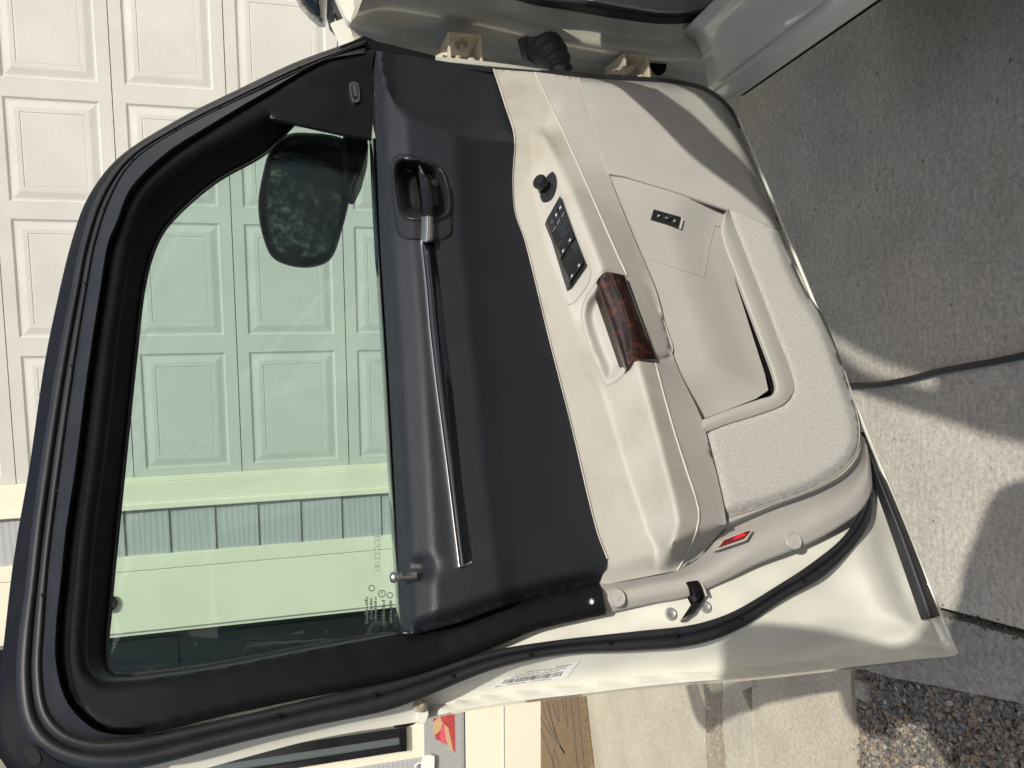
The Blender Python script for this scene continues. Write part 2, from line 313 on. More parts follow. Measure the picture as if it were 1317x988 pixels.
def loft(name, curves, m, parent, nu=60, nv=4, k=0.0, prof=None, smooth_c=True, solid=.004, sharp=50, conv=None, face_n=NF, ends=True):
    """curves: lists of segments (each a list of (px,py,c)) with matching breaks"""
    rows = []
    for c in curves:
        segs = c if isinstance(c[0], list) else [c]
        pts = []; full = list(segs[0]); br = [0, len(segs[0]) - 1]
        for s in segs[1:]: full += list(s[1:]); br.append(len(full) - 1)
        fc = crom(full, 8) if len(full) > 2 else np.array(full, float); st_ = 8 if len(full) > 2 else 1
        for i in range(len(segs)):
            P = resamp(fc[br[i] * st_:br[i + 1] * st_ + 1], nu); pts.append(P if i == 0 else P[1:])
        rows.append(np.concatenate(pts))
    R = np.array(rows); N = R.shape[1]; V = []; nvt = (len(curves) - 1) * nv + 1
    for i in range(N):
        Q = crom(R[:, i, :], nv) if (len(curves) > 2 and smooth_c) else np.array([R[min(j // nv, len(curves) - 2), i] * (1 - (j / nv - min(j // nv, len(curves) - 2))) + R[min(j // nv, len(curves) - 2) + 1, i] * (j / nv - min(j // nv, len(curves) - 2)) for j in range(nvt)])
        for j, q in enumerate(Q):
            c = q[2] + (prof(j / (nvt - 1)) if prof else 0)
            V.append(conv(q[0], q[1], c) if conv else D(q[0], q[1], c, k))
    return mesh(name, V, grid_faces(N, nvt), m, parent, sharp=sharp, skirt=solid, face_n=face_n)
def region(name, outline, cf, m, parent, step=6, holes=(), k=0.0, solid=.004, sharp=35, conv=None, face_n=NF, ostep=None):
    outl = dens(outline, ostep or step); hl = [dens(h, ostep or step) for h in holes]
    mn, mx = outl.min(0), outl.max(0)
    xs = np.arange(mn[0] + step / 2, mx[0], step); ys = np.arange(mn[1] + step / 2, mx[1], step)
    gp = np.array([(x + (step / 4 if (j % 2) else -step / 4), y) for j, y in enumerate(ys) for x in xs])
    if len(gp):
        ok = inside(outl, gp) & (pdist(outl, gp) > step * .45)
        for h in hl: ok &= ~inside(h, gp) & (pdist(h, gp) > step * .45)
        gp = gp[ok]
    allp = list(outl); edges = [(i, (i + 1) % len(outl)) for i in range(len(outl))]
    for h in hl:
        b = len(allp); allp += list(h); edges += [(b + i, b + (i + 1) % len(h)) for i in range(len(h))]
    allp += list(gp)
    r = delaunay_2d_cdt([Vector((p[0] / 100, p[1] / 100)) for p in allp], edges, [], 0, 1e-5)
    vs = np.array([(v.x * 100, v.y * 100) for v in r[0]]); fs = [tuple(f) for f in r[2]]
    cen = np.array([vs[list(f)].mean(0) for f in fs]); ok = inside(outl, cen)
    for h in hl: ok &= ~inside(h, cen)
    fs = [f for f, o_ in zip(fs, ok) if o_]
    cs = cf(vs) if callable(cf) else np.full(len(vs), cf)
    V = [conv(p[0], p[1], c) if conv else D(p[0], p[1], c, k) for p, c in zip(vs, cs)]
    used = sorted({i for f in fs for i in f}); mp = {u: i for i, u in enumerate(used)}
    return mesh(name, [V[u] for u in used], [tuple(mp[i] for i in f) for f in fs], m, parent, sharp=sharp, skirt=solid, face_n=face_n)
def tube(name, pts, r, m, parent=None, seg=8, smooth_n=0, cap=True):
    P = crom(pts, smooth_n) if smooth_n else np.array(pts, float); rs = r if hasattr(r, '__len__') else [r] * len(P)
    V = []; n0 = None
    for i, p in enumerate(P):
        d = P[min(i + 1, len(P) - 1)] - P[max(i - 1, 0)]; d /= np.linalg.norm(d) + 1e-12
        a = n0 if n0 is not None else (np.array([0, 0, 1.0]) if abs(d[2]) < .9 else np.array([1.0, 0, 0]))
        a = a - d * (a @ d); a /= np.linalg.norm(a); n0 = a; b = np.cross(d, a)
        for j in range(seg): t = 2 * math.pi * j / seg; V.append(p + rs[i] * (math.cos(t) * a + math.sin(t) * b))
    Fc = [(i * seg + j, i * seg + (j + 1) % seg, (i + 1) * seg + (j + 1) % seg, (i + 1) * seg + j) for i in range(len(P) - 1) for j in range(seg)]
    if cap: Fc += [tuple(range(seg - 1, -1, -1)), tuple((len(P) - 1) * seg + j for j in range(seg))]
    return mesh(name, V, Fc, m, parent, sharp=60)
def lathe(name, base, axis, prof, m, parent=None, seg=20, sx=1.0):
    """prof: list of (radius, height) along axis"""
    ax = np.array(axis, float); ax /= np.linalg.norm(ax); a = np.array([1.0, 0, 0]) if abs(ax[0]) < .8 else np.array([0, 1.0, 0]); a = a - ax * (a @ ax); a /= np.linalg.norm(a); b = np.cross(ax, a)
    V = []; base = np.array(base, float)
    for r, h in prof:
        for j in range(seg): t = 2 * math.pi * j / seg; V.append(base + ax * h + r * (sx * math.cos(t) * a + math.sin(t) * b))
    n = len(prof); Fc = [(i * seg + j, i * seg + (j + 1) % seg, (i + 1) * seg + (j + 1) % seg, (i + 1) * seg + j) for i in range(n - 1) for j in range(seg)]
    Fc += [tuple(range(seg - 1, -1, -1)), tuple((n - 1) * seg + j for j in range(seg))]
    return mesh(name, V, Fc, m, parent, sharp=40)
def box(name, lo, hi, m, parent=None, bev=.003):
    x0, y0, z0 = lo; x1, y1, z1 = hi
    V = [(x, y, z) for x in (x0, x1) for y in (y0, y1) for z in (z0, z1)]
    Fc = [(0, 1, 3, 2), (4, 6, 7, 5), (0, 4, 5, 1), (2, 3, 7, 6), (0, 2, 6, 4), (1, 5, 7, 3)]
    return mesh(name, V, Fc, m, parent, smooth=False, bev=bev)
def slab(name, poly, z0, z1, m, parent=None, bev=0):
    n = len(poly); V = [(x, y, z1) for x, y in poly] + [(x, y, z0) for x, y in poly]
    ar = sum(poly[i][0] * poly[(i + 1) % n][1] - poly[(i + 1) % n][0] * poly[i][1] for i in range(n)); o = list(range(n)) if ar > 0 else list(range(n - 1, -1, -1))
    Fc = [tuple(o)] + [tuple(n + i for i in reversed(o))] + [(o[i], n + o[i], n + o[(i + 1) % n], o[(i + 1) % n]) for i in range(n)]
    return mesh(name, V, Fc, m, parent, smooth=False, bev=bev)
def prism(name, px, c0, c1, m, parent, k=0.0, bev=.0008):
    """outline in photo pixels at door depth c1 (or list of depths), sides going back by c0"""
    n = len(px); cs = c1 if hasattr(c1, '__len__') else [c1] * n
    T = [D(p[0], p[1], c, k) for p, c in zip(px, cs)]; V = T + [(a, c - c0, b) for a, c, b in T]
    Fc = [tuple(range(n)), tuple(range(2 * n - 1, n - 1, -1))] + [(i, n + i, n + (i + 1) % n, (i + 1) % n) for i in range(n)]
    me = mesh(name, V, Fc, m, parent, smooth=False, bev=bev)
    bm = bmesh.new(); bm.from_mesh(me.data); bmesh.ops.recalc_face_normals(bm, faces=bm.faces); bm.to_mesh(me.data); bm.free()
    return me

# ================================================================== SETTING: ground
g_ = mesh('ground', [(-60, -60, -.07), (60, -60, -.07), (60, 60, -.07), (-60, 60, -.07)], [(0, 1, 2, 3)], 'soil', smooth=False); tag(g_, kind='structure')
JX = [(-.497, 1.28), (-.477, 1.08)]
o = slab('driveway', [(-.50, 1.60), (-.497, 1.28), (-.478, 1.0), (-.45, .3), (-.42, -14), (9, -14), (9, 3.9), (-.60, 4.05), (-.56, 2.4)], -.09, 0, 'conc'); tag(o, kind='structure')
o = slab('path', [(-.517, 1.545), (-.515, 1.28), (-.497, 1.0), (-.47, .3), (-.45, -2), (-.52, -2), (-.57, .3), (-.60, 1.0), (-.625, 1.09), (-.665, 1.27), (-.70, 1.42), (-.72, 1.545)], -.09, -.004, 'conc3'); tag(o, kind='structure')
o = slab('patio', [(-.52, 1.552), (-.58, 1.99), (-3.6, 1.99), (-3.6, 1.552)], -.09, .0, 'conc2'); tag(o, kind='structure')
def rough_line(y, x0, x1, amp, n, seed):
    r = np.random.default_rng(seed); return [(x, y + amp * float(r.normal())) for x in np.linspace(x0, x1, n)]
o = slab('path', rough_line(1.985, -.58, -3.6, .016, 70, 3) + rough_line(2.15, -3.6, -.58, .008, 50, 4), -.07, .006, 'chalk'); tag(o, kind='structure')
o = slab('path', rough_line(2.148, -.58, -3.6, .004, 30, 5) + [(-3.6, 2.275), (-.6, 2.275)], -.07, .003, 'aggr'); tag(o, kind='structure')
o = slab('porch', [(-.60, 2.28), (-3.6, 2.28), (-3.6, 4.6), (-.62, 4.6)], -.07, .001, 'conc2'); tag(o, kind='structure')
# soil and grit in the expansion joint
V = []; Fc = []
for i in range(420):
    y = rng.uniform(.4, 1.55); x = np.interp(y, [.3, 1.0, 1.28, 1.6], [-.46, -.4875, -.506, -.51]) + rng.normal(0, .007); s = rng.uniform(.0012, .0034); b = len(V)
    for dx, dy, dz in ((1, 0, 0), (-1, 0, 0), (0, 1, 0), (0, -1, 0), (0, 0, 1)): V.append((x + dx * s, y + dy * s * rng.uniform(.6, 1.6), .001 + dz * s * .7))
    Fc += [(b, b + 2, b + 4), (b + 2, b + 1, b + 4), (b + 1, b + 3, b + 4), (b + 3, b, b + 4)]
o = mesh('joint_grit', V, Fc, 'soil', smooth=False); tag(o, 'dark soil crumbs in the gap between two concrete slabs', 'grit', kind='stuff')
# gravel bed
V = []; Fc = []
ico = bmesh.new(); bmesh.ops.create_icosphere(ico, subdivisions=1, radius=1); iv = np.array([v.co[:] for v in ico.verts]); ifc = [[v.index for v in f.verts] for f in ico.faces]; ico.free()
bed = [(-.60, .80), (-.625, 1.09), (-.665, 1.27), (-.70, 1.42), (-.72, 1.545), (-1.25, 1.545), (-1.25, .80)]
pts = []
for layer, n in ((0, 9000), (1, 8000)):
    q = np.stack([rng.uniform(-1.22, -.6, int(n * 1.1)), rng.uniform(.93, 1.545, int(n * 1.1))], 1); q = q[inside(bed, q)]
    for x, y in q[:n]: pts.append((x, y, -.022 + layer * .007 + rng.uniform(-.003, .004)))
for x, y, z in pts:
    s = rng.uniform(.003, .0072); sc = np.array([s * rng.uniform(.8, 1.5), s, s * rng.uniform(.5, .9)]); a = rng.uniform(0, 6.28); tl = rng.uniform(-.5, .5)
    p = iv * (1 + rng.uniform(-.13, .13, (len(iv), 1))) * sc
    p = np.stack([p[:, 0] * math.cos(a) - p[:, 1] * math.sin(a), p[:, 0] * math.sin(a) + p[:, 1] * math.cos(a), p[:, 2] + p[:, 0] * tl], 1) + (x, y, z)
    b = len(V); V += p.tolist(); Fc += [[b + i for i in f] for f in ifc]
o = mesh('gravel', V, Fc, 'pebble', sharp=50); tag(o, 'bed of small mixed river pebbles beside the concrete patio', 'gravel', kind='stuff')
box('edging_stone', (-.79, 1.50, -.05), (-.745, 1.535, .006), 'conc3', bev=.006)
tag(bpy.context.scene.objects['edging_stone'], 'small pale stone chip at the corner where gravel meets the patio', 'stone')

# power cord
cp = [G(1010, 480), G(1060, 496), G(1088, 496), G(1130, 495), G(1170, 488), G(1210, 478), G(1260, 469), G(1317, 458), G(1420, 430), G(1600, 360)]
o = tube('power_cord', [(x, y, .008) for x, y, z in cp], .0064, 'cord', seg=10, smooth_n=8); tag(o, 'thin black power cord lying across the concrete driveway', 'cord')

# ================================================================== HOUSE
M['paneglass'] = mat('grey_pane', (.10, .115, .12), .12, spec=.8)
def wmesh(name, V, Fc, m, parent, **kw): return mesh(name, V, Fc, m, parent, **kw)
def wbox(name, u0, u1, z0, z1, d0, d1, m, parent, bev=.003): return box(name, (min(u0, u1), -d1, min(z0, z1)), (max(u0, u1), -d0, max(z0, z1)), m, parent, bev)   # d = metres out from the wall towards the camera
gar = empty('garage_door', mw=WALLM); tag(gar, 'off-white garage door of sections with raised square panels', 'garage door')
U0 = W(300, 609)[0]
cols = [(W(312, 597)[0], W(312, 453)[0]), (W(312, 431)[0], W(312, 288)[0])]
pw = .50; u = W(134, 262)[0]; u2 = W(134, 131)[0]; cols.append((u, u2)); st = u2 + .085
for i in range(3): cols.append((st, st + pw)); st += pw + .09
UR = st - .02
zg = [0.02, .555, 1.09, 1.632, 2.142, 2.66, 3.18]
def emboss(u0, u1, z0, z1, parent):
    rects = [(0, 0), (.010, -.0065), (.018, -.0065), (.046, -.001), (.066, -.001), (.068, -.0032), (.074, -.0022)]
    V = []; Fc = []
    for ins, d in rects:
        for (x, z) in ((u0 + ins, z0 + ins), (u1 - ins, z0 + ins), (u1 - ins, z1 - ins), (u0 + ins, z1 - ins)): V.append((x, -d - .0005, z))
    for i in range(len(rects) - 1):
        for j in range(4): Fc.append((i * 4 + j, i * 4 + (j + 1) % 4, (i + 1) * 4 + (j + 1) % 4, (i + 1) * 4 + j))
    b = (len(rects) - 1) * 4; Fc.append((b, b + 1, b + 2, b + 3))
    return mesh('raised_panel', V, Fc, 'garage', parent, smooth=False, face_n=(0, -1, 0))
for r in range(6):
    z0, z1 = zg[r] + .002, zg[r + 1] - .002
    # section face with openings for its panels
    V = []; Fc = []
    us = [U0 + .004]; 
    for a, b in cols: us += [a, b]
    us.append(UR); zs = [z0, z0 + .055, z1 - .055, z1]
    for uu in us:
        for zz in zs: V.append((uu, 0, zz))
    n = 4
    for i in range(len(us) - 1):
        for j in range(3):
            if j == 1 and i % 2 == 1: continue
            Fc.append((i * n + j, (i + 1) * n + j, (i + 1) * n + j + 1, i * n + j + 1))
    sec = mesh('section', V, Fc, 'garage', gar, smooth=False, face_n=(0, -1, 0), solid=.03)
    for a, b in cols: emboss(a, b, zs[1], zs[2], sec)
backing = wbox('backing', U0 - .02, UR, 0, 3.3, -.06, -.035, 'dark', gar, 0)
# trim and siding left of the garage door
def U(x, y): return W(x, y)[0]
t0, t1, t2, t3, t4 = U(300, 612), U(300, 645), U(300, 703), U(300, 722), U(300, 797)
ht = empty('house_wall', mw=WALLM); tag(ht, 'cream painted house wall with a strip of grey wood-grain shakes', 'wall')
wbox('door_stop', U0 + .012, t0, 0, 3.3, .004, .028, 'trim', ht)
wbox('trim_board', t0, t1 + .012, 0, 3.3, -.05, .042, 'trim', ht); wbox('trim_board', t1, t1 + .03, 0, 3.3, -.03, .05, 'trim', ht)
zj = [W(x, 675)[1] for x in (162, 220, 279, 334, 388.5, 441, 491)]; dz = np.mean(np.diff(zj)); zz = zj[0]
zall = [zj[0] - dz * i for i in range(1, 6)][::-1] + zj[::1]; zall = sorted(zj + [zj[0] - dz * i for i in range(1, 5)] + [zj[-1] + dz * i for i in range(1, 6)])
for a, b in zip(zall[:-1], zall[1:]):
    if b < 0.05: continue
    mesh('shake', [(t2, -.004, a + .006), (t1, -.004, a + .006), (t1, -.010, b + .02), (t2, -.010, b + .02), (t2, -.020, a + .006), (t1, -.020, a + .006)],
         [(4, 5, 2, 3), (0, 1, 5, 4)], 'shake', ht, smooth=False)
wbox('siding_backing', t2, t1, 0, 3.3, -.03, -.006, 'dark', ht, 0)
wbox('corner_board', t3 + .003, t2, 0, 3.3, -.05, .03, 'trim', ht); wbox('corner_board', t4, t3, 0, 3.3, -.05, .026, 'trim', ht)
zr = W(142, 772)[1]; ur = U(142, 772)
wbox('soffit', -6, UR + 1.0, 3.3, 3.4, -.1, .5, 'trim', ht)
wbox('fascia_wall', U0 - .02, UR + 1.0, 3.18, 3.3, -.06, .0, 'trim', ht)
wbox('wall_board', UR + .002, UR + 1.0, 0, 3.3, -.06, .02, 'trim', ht)
# black iron ring hook
hk = empty('wall_hook', mw=WALLM @ Matrix.Translation((ur, -.03, zr))); tag(hk, 'small black iron ring hook fixed on the cream board', 'hook')
tube('ring', [(math.cos(a) * .034, -.02 - .01 * math.sin(a), math.sin(a) * .034) for a in np.linspace(0, 6.2, 20)], .009, 'black', hk)
lathe('plate', (0, 0, 0), (0, -1, 0), [(.018, 0), (.018, .008), (.008, .012)], 'black', hk)
# dark recessed entrance door and the wall beyond it
e0 = U(400, 925); 
fd = empty('entrance_door', mw=WALLM); tag(fd, 'near-black front entrance door set back beside the cream corner board', 'door')
wbox('door_leaf', e0 + .05, t4 - .03, .52, 3.2, -.16, -.12, 'frontdoor', fd)
wbox('jamb', t4 - .03, t4, 0, 3.2, -.2, -.001, 'trim', fd); wbox('jamb', e0 + .02, e0 + .05, 0, 3.2, -.2, -.001, 'frontdoor', fd)
wbox('door_panel', e0 + .12, t4 - .1, 2.0, 2.6, -.12, -.112, 'frontdoor', fd); wbox('door_panel', e0 + .12, t4 - .1, .9, 1.7, -.12, -.112, 'frontdoor', fd)
wbox('kick_board', e0 + .05, t4 - .03, 0.01, .47, -.16, -.10, 'trim', fd); wbox('kick_board_bead', e0 + .05, t4 - .03, .243, .256, -.10, -.094, 'trim', fd)
wl = empty('porch_wall', mw=WALLM); tag(wl, 'cream porch wall left of the dark entrance door', 'wall')
zc = W(590, 945)[1]; 
wbox('wall_board', -6, e0 + .02, .70, 3.3, -.1, .0, 'trim', wl)
wbox('base_board', -6, e0 + .25, 0.0, .475, -.06, .012, 'trim', wl); wbox('base_bead', -6, e0 + .25, .245, .257, .012, .018, 'trim', wl)
wbox('siding_panel', -6, U(470, 985), .72, 3.3, 0.0, .012, 'shake', wl)
# grey ledge panel with painted leaves
sg = empty('leaf_sign', mw=WALLM); tag(sg, 'grey board painted with red and tan leaves on the porch', 'sign')
sz0, sz1 = .487, .715
wbox('board', -3.5, e0 + .30, sz0, sz1, -.03, .012, 'burnt', sg); wbox('edge_strip', -3.5, e0 + .30, sz0 - .004, sz0 + .022, .012, .018, 'lightgrey', sg)
M['leafred'] = mat('leaf_red', (.42, .05, .05), .7, var=.3, vscale=40); M['leafpink'] = mat('leaf_pink', (.6, .09, .13), .7); M['leaftan'] = mat('leaf_tan', (.5, .33, .17), .7)
def leaf(px, m, d):
    P = [W(x, y) for x, y in px]; mesh('painted_leaf', [(u_, -d, z_) for u_, z_ in P], [tuple(range(len(P)))], m, sg, smooth=False, face_n=(0, -1, 0))
leaf([(556, 922), (572, 915), (584, 912), (585, 966), (579, 960), (570, 952), (560, 950)], 'leafred', .0135)
leaf([(558, 944), (556, 928), (565, 920), (569, 928), (566, 938)], 'leaftan', .0145); leaf([(565, 945), (569, 928), (574, 935), (573, 950), (568, 956)], 'leafpink', .0145); leaf([(571, 930), (576, 934), (582, 962), (579, 965), (573, 950)], 'leaftan', .0150)
# white tag hung on the porch
tgm = empty('white_tag', mw=WALLM @ Matrix.Translation((W(548, 980)[0], -.02, W(548, 980)[1]))); tag(tgm, 'small white weathered tag hanging from a ring on the porch', 'tag')
slabV = [(-.055, 0), (.05, -.004), (.06, .02), (.058, .06), (.03, .072), (-.05, .075)]
mesh('plate', [(x, -.02, z + .0 - .04) for x, z in slabV] + [(x, -.008, z - .04) for x, z in slabV], [tuple(range(6)), tuple(range(11, 5, -1))] + [(i, 6 + i, 6 + (i + 1) % 6, (i + 1) % 6) for i in range(6)], 'label', tgm, smooth=False)
tube('ring', [(math.cos(a) * .022, -.014, .045 + math.sin(a) * .022) for a in np.linspace(0, 6.28, 14)], .004, 'label', tgm)
# narrow black framed pane on the porch wall
np_ = empty('narrow_window', mw=WALLM); tag(np_, 'narrow black framed window strip on the cream porch wall', 'window')
ua, ub = U(440, 950), U(440, 975); za = W(518, 962)[1]; um = (ua + ub) / 2
wbox('frame_rail', ub, um - .022, za, 2.6, .0, .03, 'gloss', np_, .004); wbox('frame_rail', um + .03, ua + .03, za, 2.6, .0, .03, 'gloss', np_, .004); wbox('frame_end', ub, ua + .03, za - .02, za + .02, .0, .034, 'black', np_, .004)
wbox('pane', um - .022, um + .03, za + .02, 2.6, .0, .012, 'paneglass', np_, 0)
# coir doormat with scroll lettering
mt = empty('doormat', (0, 0, 0)); tag(mt, 'brown coir doormat with dark border lines and scroll lettering', 'doormat')
a0, a1 = G(679, 895), G(683, 985); b0, b1 = G(754, 889), G(765, 985)
def mp_(s, t):   # s depth (0 far..1 near), t to the left
    A = np.array(a0[:2]) * (1 - s) + np.array(b0[:2]) * s; B = np.array(a1[:2]) * (1 - s) + np.array(b1[:2]) * s; return A * (1 - t) + B * t
q = [mp_(0, -1.2), mp_(1, -1.2), mp_(1, 2.2), mp_(0, 2.2)]
slab('mat_body', [tuple(p) for p in q], .002, .020, 'coir', mt, .004)
def mline(st, w=.010):
    P = crom(st, 8); V = []; Fc = []
    W3 = np.array([mp_(s, t) for s, t in P])
    for i, p in enumerate(W3):
        d = W3[min(i + 1, len(W3) - 1)] - W3[max(i - 1, 0)]; d /= np.linalg.norm(d) + 1e-9; nn = np.array([-d[1], d[0]]) * w / 2; V += [(*(p + nn), .0215), (*(p - nn), .0215)]
    Fc = [(2 * i, 2 * i + 1, 2 * i + 3, 2 * i + 2) for i in range(len(W3) - 1)]
    mesh('printed_line', V, Fc, 'ink', mt, smooth=False, face_n=(0, 0, 1))
mline([(.05, -1.1), (.05, .5), (.05, 2.1)], .006); mline([(.92, -1.1), (.92, .5), (.92, 2.1)], .006); mline([(.30, -.4), (.34, .1), (.46, .45), (.56, .62), (.50, .35), (.44, 0), (.42, -.4)], .010); mline([(.68, -.2), (.70, .2), (.74, .45), (.75, .2), (.73, -.2)], .008)
mline([(.12, -1.1), (.12, .5), (.12, 2.1)]); mline([(.83, -1.1), (.83, .5), (.83, 2.1)])
mline([(.20, -.3), (.26, .2), (.42, .5), (.62, .75), (.66, .82), (.60, .7), (.45, .2), (.36, -.2)], .012); mline([(.5, -.3), (.52, .1), (.58, .3), (.61, .38), (.62, .3), (.60, .1), (.56, -.2)], .012)
mline([(.20, .1), (.28, .45), (.42, .8), (.52, 1.1), (.60, 1.4)], .012); mline([(.5, .75), (.47, 1.0), (.52, 1.15), (.56, 1.0), (.52, .8), (.5, .75)], .010)
# ================================================================== THE OPEN CAR DOOR
door = empty('car_door', mw=DOORM)
tag(door, 'open white car door seen from inside, dark upper trim and beige lower panel', 'car door')
KL = .16                                             # lean of the window frame above the belt
def c3(pts, c): return [(x, y, c) for x, y in pts]

# ---- white pressed-steel shell
outer = [(548, 924), (594, 913), (681, 900), (753, 892), (817, 884), (900, 876), (961, 872), (1083, 859), (1180, 848), (1226, 844), (1233, 840), (1226, 824), (1205, 782), (1140, 622), (1110, 548), (1060, 424), (990, 252), (944, 138)]
inner = [(930, 122), (880, 104), (700, 92), (560, 78), (500, 75), (500, 300), (520, 700), (540, 800), (530, 870)]
outer_s = crom(outer[:9], 6).tolist() + outer[9:]
edge_l = np.array(outer_s)
def shell_c(v):
    d = pdist(edge_l, v, closed=False); r = np.zeros(len(v))
    for i, (x, dd) in enumerate(zip(v, d)):
        hem = .008 * (1 - sst((dd - 7) / 3.5)); rise = .046 * sst((dd - 11) / 62)
        # pressed basin in the lower rear corner
        bas = -.020 * math.exp(-(((x[0] - 1105) / 75) ** 2 + ((x[1] - 775) / 55) ** 2))
        dent = .0016 * math.sin(x[0] * .06) * math.sin(x[1] * .09) * sst((dd - 14) / 20)
        r[i] = hem + rise + bas * sst((dd - 14) / 20) + dent - .03 * sst((700 - x[1]) / 60) * sst((dd - 40) / 30)
    return r
region('door_shell', outer_s + inner, shell_c, 'paint', door, step=6, solid=.003, sharp=60)
# outer skin a little behind, same outline
osk = [D(x, y, 0) for x, y in dens(outer_s + [(930, 122), (700, 92), (500, 70), (520, 840)], 25)]
def skin(P, y): return [(a, y, b) for a, c, b in P]
n_ = len(osk); mesh('door_skin', skin(osk, -.006) + skin(osk, -.04), [tuple(range(n_)), tuple(range(2 * n_ - 1, n_ - 1, -1))] + [(i, (i + 1) % n_, n_ + (i + 1) % n_, n_ + i) for i in range(n_)], 'paint', door, smooth=False)

# ---- window frame: outer flange, rubber seal, step, face, glass run
KF = [ # (seal outer) broken at the same stations: front top | rear top corner | latch
 [[(470, 52), (438, 64), (382, 85), (306, 121), (232, 158), (163, 201), (125, 251), (104, 311)], [(104, 311), (91, 375), (74, 462), (53, 591), (40, 685), (32, 760), (23, 826)], [(23, 826), (21, 886), (30, 936), (53, 966), (95, 984), (133, 990), (182, 987)], [(182, 987), (304, 956), (400, 934), (500, 913), (540, 899), (635, 861), (723, 842), (817, 837), (893, 830)], [(893, 830), (950, 810), (1007, 773), (1060, 742), (1098, 704), (1119, 670), (1123, 636)]],
 [[(470, 57), (440, 68), (385, 92), (342, 112), (228, 169), (171, 209), (145, 250), (124, 311)], [(124, 311), (112, 375), (97, 469), (79, 600), (68, 685), (62, 740), (58, 800)], [(58, 800), (55, 860), (63, 913), (87, 940), (125, 951), (150, 950), (178, 947)], [(178, 947), (300, 922), (400, 899), (500, 876), (540, 865), (628, 838), (704, 825), (817, 812), (893, 803)], [(893, 803), (942, 787), (999, 754), (1045, 724), (1090, 686), (1113, 645), (1119, 613)]]]
def addc(segs, c): return [[(x, y, c) for x, y in s] for s in segs]
def seal_prof(v): return .0075 * math.sin(math.pi * min(1, v * 1.7)) ** .6 * (v < .588) + (.0045 + .0035 * math.sin(math.pi * (v - .588) / .412)) * (v >= .588)
loft('weatherstrip', [addc(KF[0], .052), addc(KF[1], .056)], 'seal', door, nu=46, nv=16, k=KL * .55, prof=seal_prof, solid=.006, sharp=80)
ws = [o for o in door.children if o.name.startswith('weatherstrip')][0]
for x, y in [(385, 90), (337, 114), (282, 141), (226, 169), (171, 208), (136, 272), (112, 368), (95, 473), (74, 634), (58, 767), (358, 921), (481, 894), (581, 870), (681, 843), (783, 828), (868, 818), (951, 797), (1032, 748)]:
    a, c, b = D(x, y, .058, KL * .55); lathe('vent_hole', (a, c + .004, b), (0, 1, 0), [(.0024, 0), (.0022, .0022)], 'dark', ws, seg=8)
R0 = [[(469, 47), (437, 59), (380, 80), (304, 116), (228, 154), (150, 205), (112, 256), (92, 311)], [(92, 311), (74, 385), (57, 469), (38, 599), (23, 685), (15, 738), (2, 850)], [(2, 850), (-8, 920), (-4, 965), (20, 1000), (70, 1025), (120, 1032), (170, 1015)]]
R0i = [[(470, 54), (438, 66), (382, 87), (306, 123), (232, 160), (165, 203), (127, 253), (106, 311)], [(106, 311), (93, 375), (76, 462), (55, 591), (42, 685), (34, 760), (25, 826)], [(25, 826), (23, 886), (32, 934), (55, 964), (97, 982), (133, 989), (180, 986)]]
loft('frame_flange', [addc(R0, .020), addc(R0i, .044)], 'black', door, nu=40, nv=3, k=KL * .55, solid=.012, sharp=60)
R2o = [[(470, 57), (440, 68), (385, 92), (342, 112), (228, 169), (171, 209), (145, 250), (124, 311)], [(124, 311), (112, 375), (97, 469), (79, 600), (68, 685), (62, 740), (58, 800)], [(58, 800), (55, 860), (63, 913), (87, 940), (125, 951), (150, 950), (178, 947)]]
R2i = [[(469, 68), (418, 77), (342, 118), (266, 163), (213, 197), (167, 243), (150, 285), (139, 311)], [(139, 311), (128, 375), (112, 480), (97, 599), (84, 685), (78, 745), (72, 803)], [(72, 803), (72, 856), (87, 905), (121, 938), (150, 945), (171, 945), (190, 943)]]
loft('frame_step', [addc(R2o, .046), addc(R2i, .072)], 'seal', door, nu=40, nv=4, k=KL, solid=.006, sharp=60)
tube('body_edge', [D(x, y, .052, KL * .6) for x, y in [(56, 840), (56, 862), (64, 912), (87, 939), (125, 949), (178, 946), (300, 921), (400, 897.5), (480, 879)]], .0032, 'paint', door, seg=8, smooth_n=6)
# frame face (black) with sail corner and rear extension
face_out = [(469, 66), (418, 76), (342, 118), (266, 163), (213, 197), (167, 243), (150, 285), (138, 315), (128, 375), (112, 480), (97, 599), (84, 685), (78, 745), (72, 803), (72, 856), (87, 905), (121, 938), (171, 945), (300, 917), (400, 896), (500, 876), (552, 863), (643, 829), (692, 810), (780, 790)]
face_in = [(772, 751), (715, 762), (643, 781), (590, 800), (540, 814), (515, 815), (500, 818), (400, 836), (266, 862), (140, 876), (118, 862), (110, 837), (114, 784), (127, 613), (121, 680), (139, 545), (152, 420), (160, 375), (170, 310), (190, 258), (228, 220), (300, 178), (347, 150)]
face_in = [(772, 751), (715, 762), (643, 781), (590, 800), (540, 814), (515, 815), (500, 818), (400, 836), (266, 862), (150, 876), (128, 873), (114, 858), (110, 837), (114, 770), (121, 685), (139, 545), (152, 420), (160, 370), (170, 310), (190, 258), (228, 220), (300, 178), (347, 152)]
sail = [(365, 155), (437, 171), (478, 178), (482, 114), (478, 87), (482, 64)]
fo = crom(face_out, 5); fi = crom(face_in, 5)
face_poly = fo.tolist() + fi.tolist() + sail
def face_c(v):
    d1 = pdist(fo, v, False); d2 = pdist(fi, v, False)
    return np.array([.064 + .010 * sst(min(a, 10) / 10) - .006 * (1 - sst(b / 8)) for a, b in zip(d1, d2)])
hole = [(760 + 5.5 * math.cos(a) * 1.0, 773 + 4.5 * math.sin(a)) for a in np.linspace(0, 6.28, 14)[:-1]]
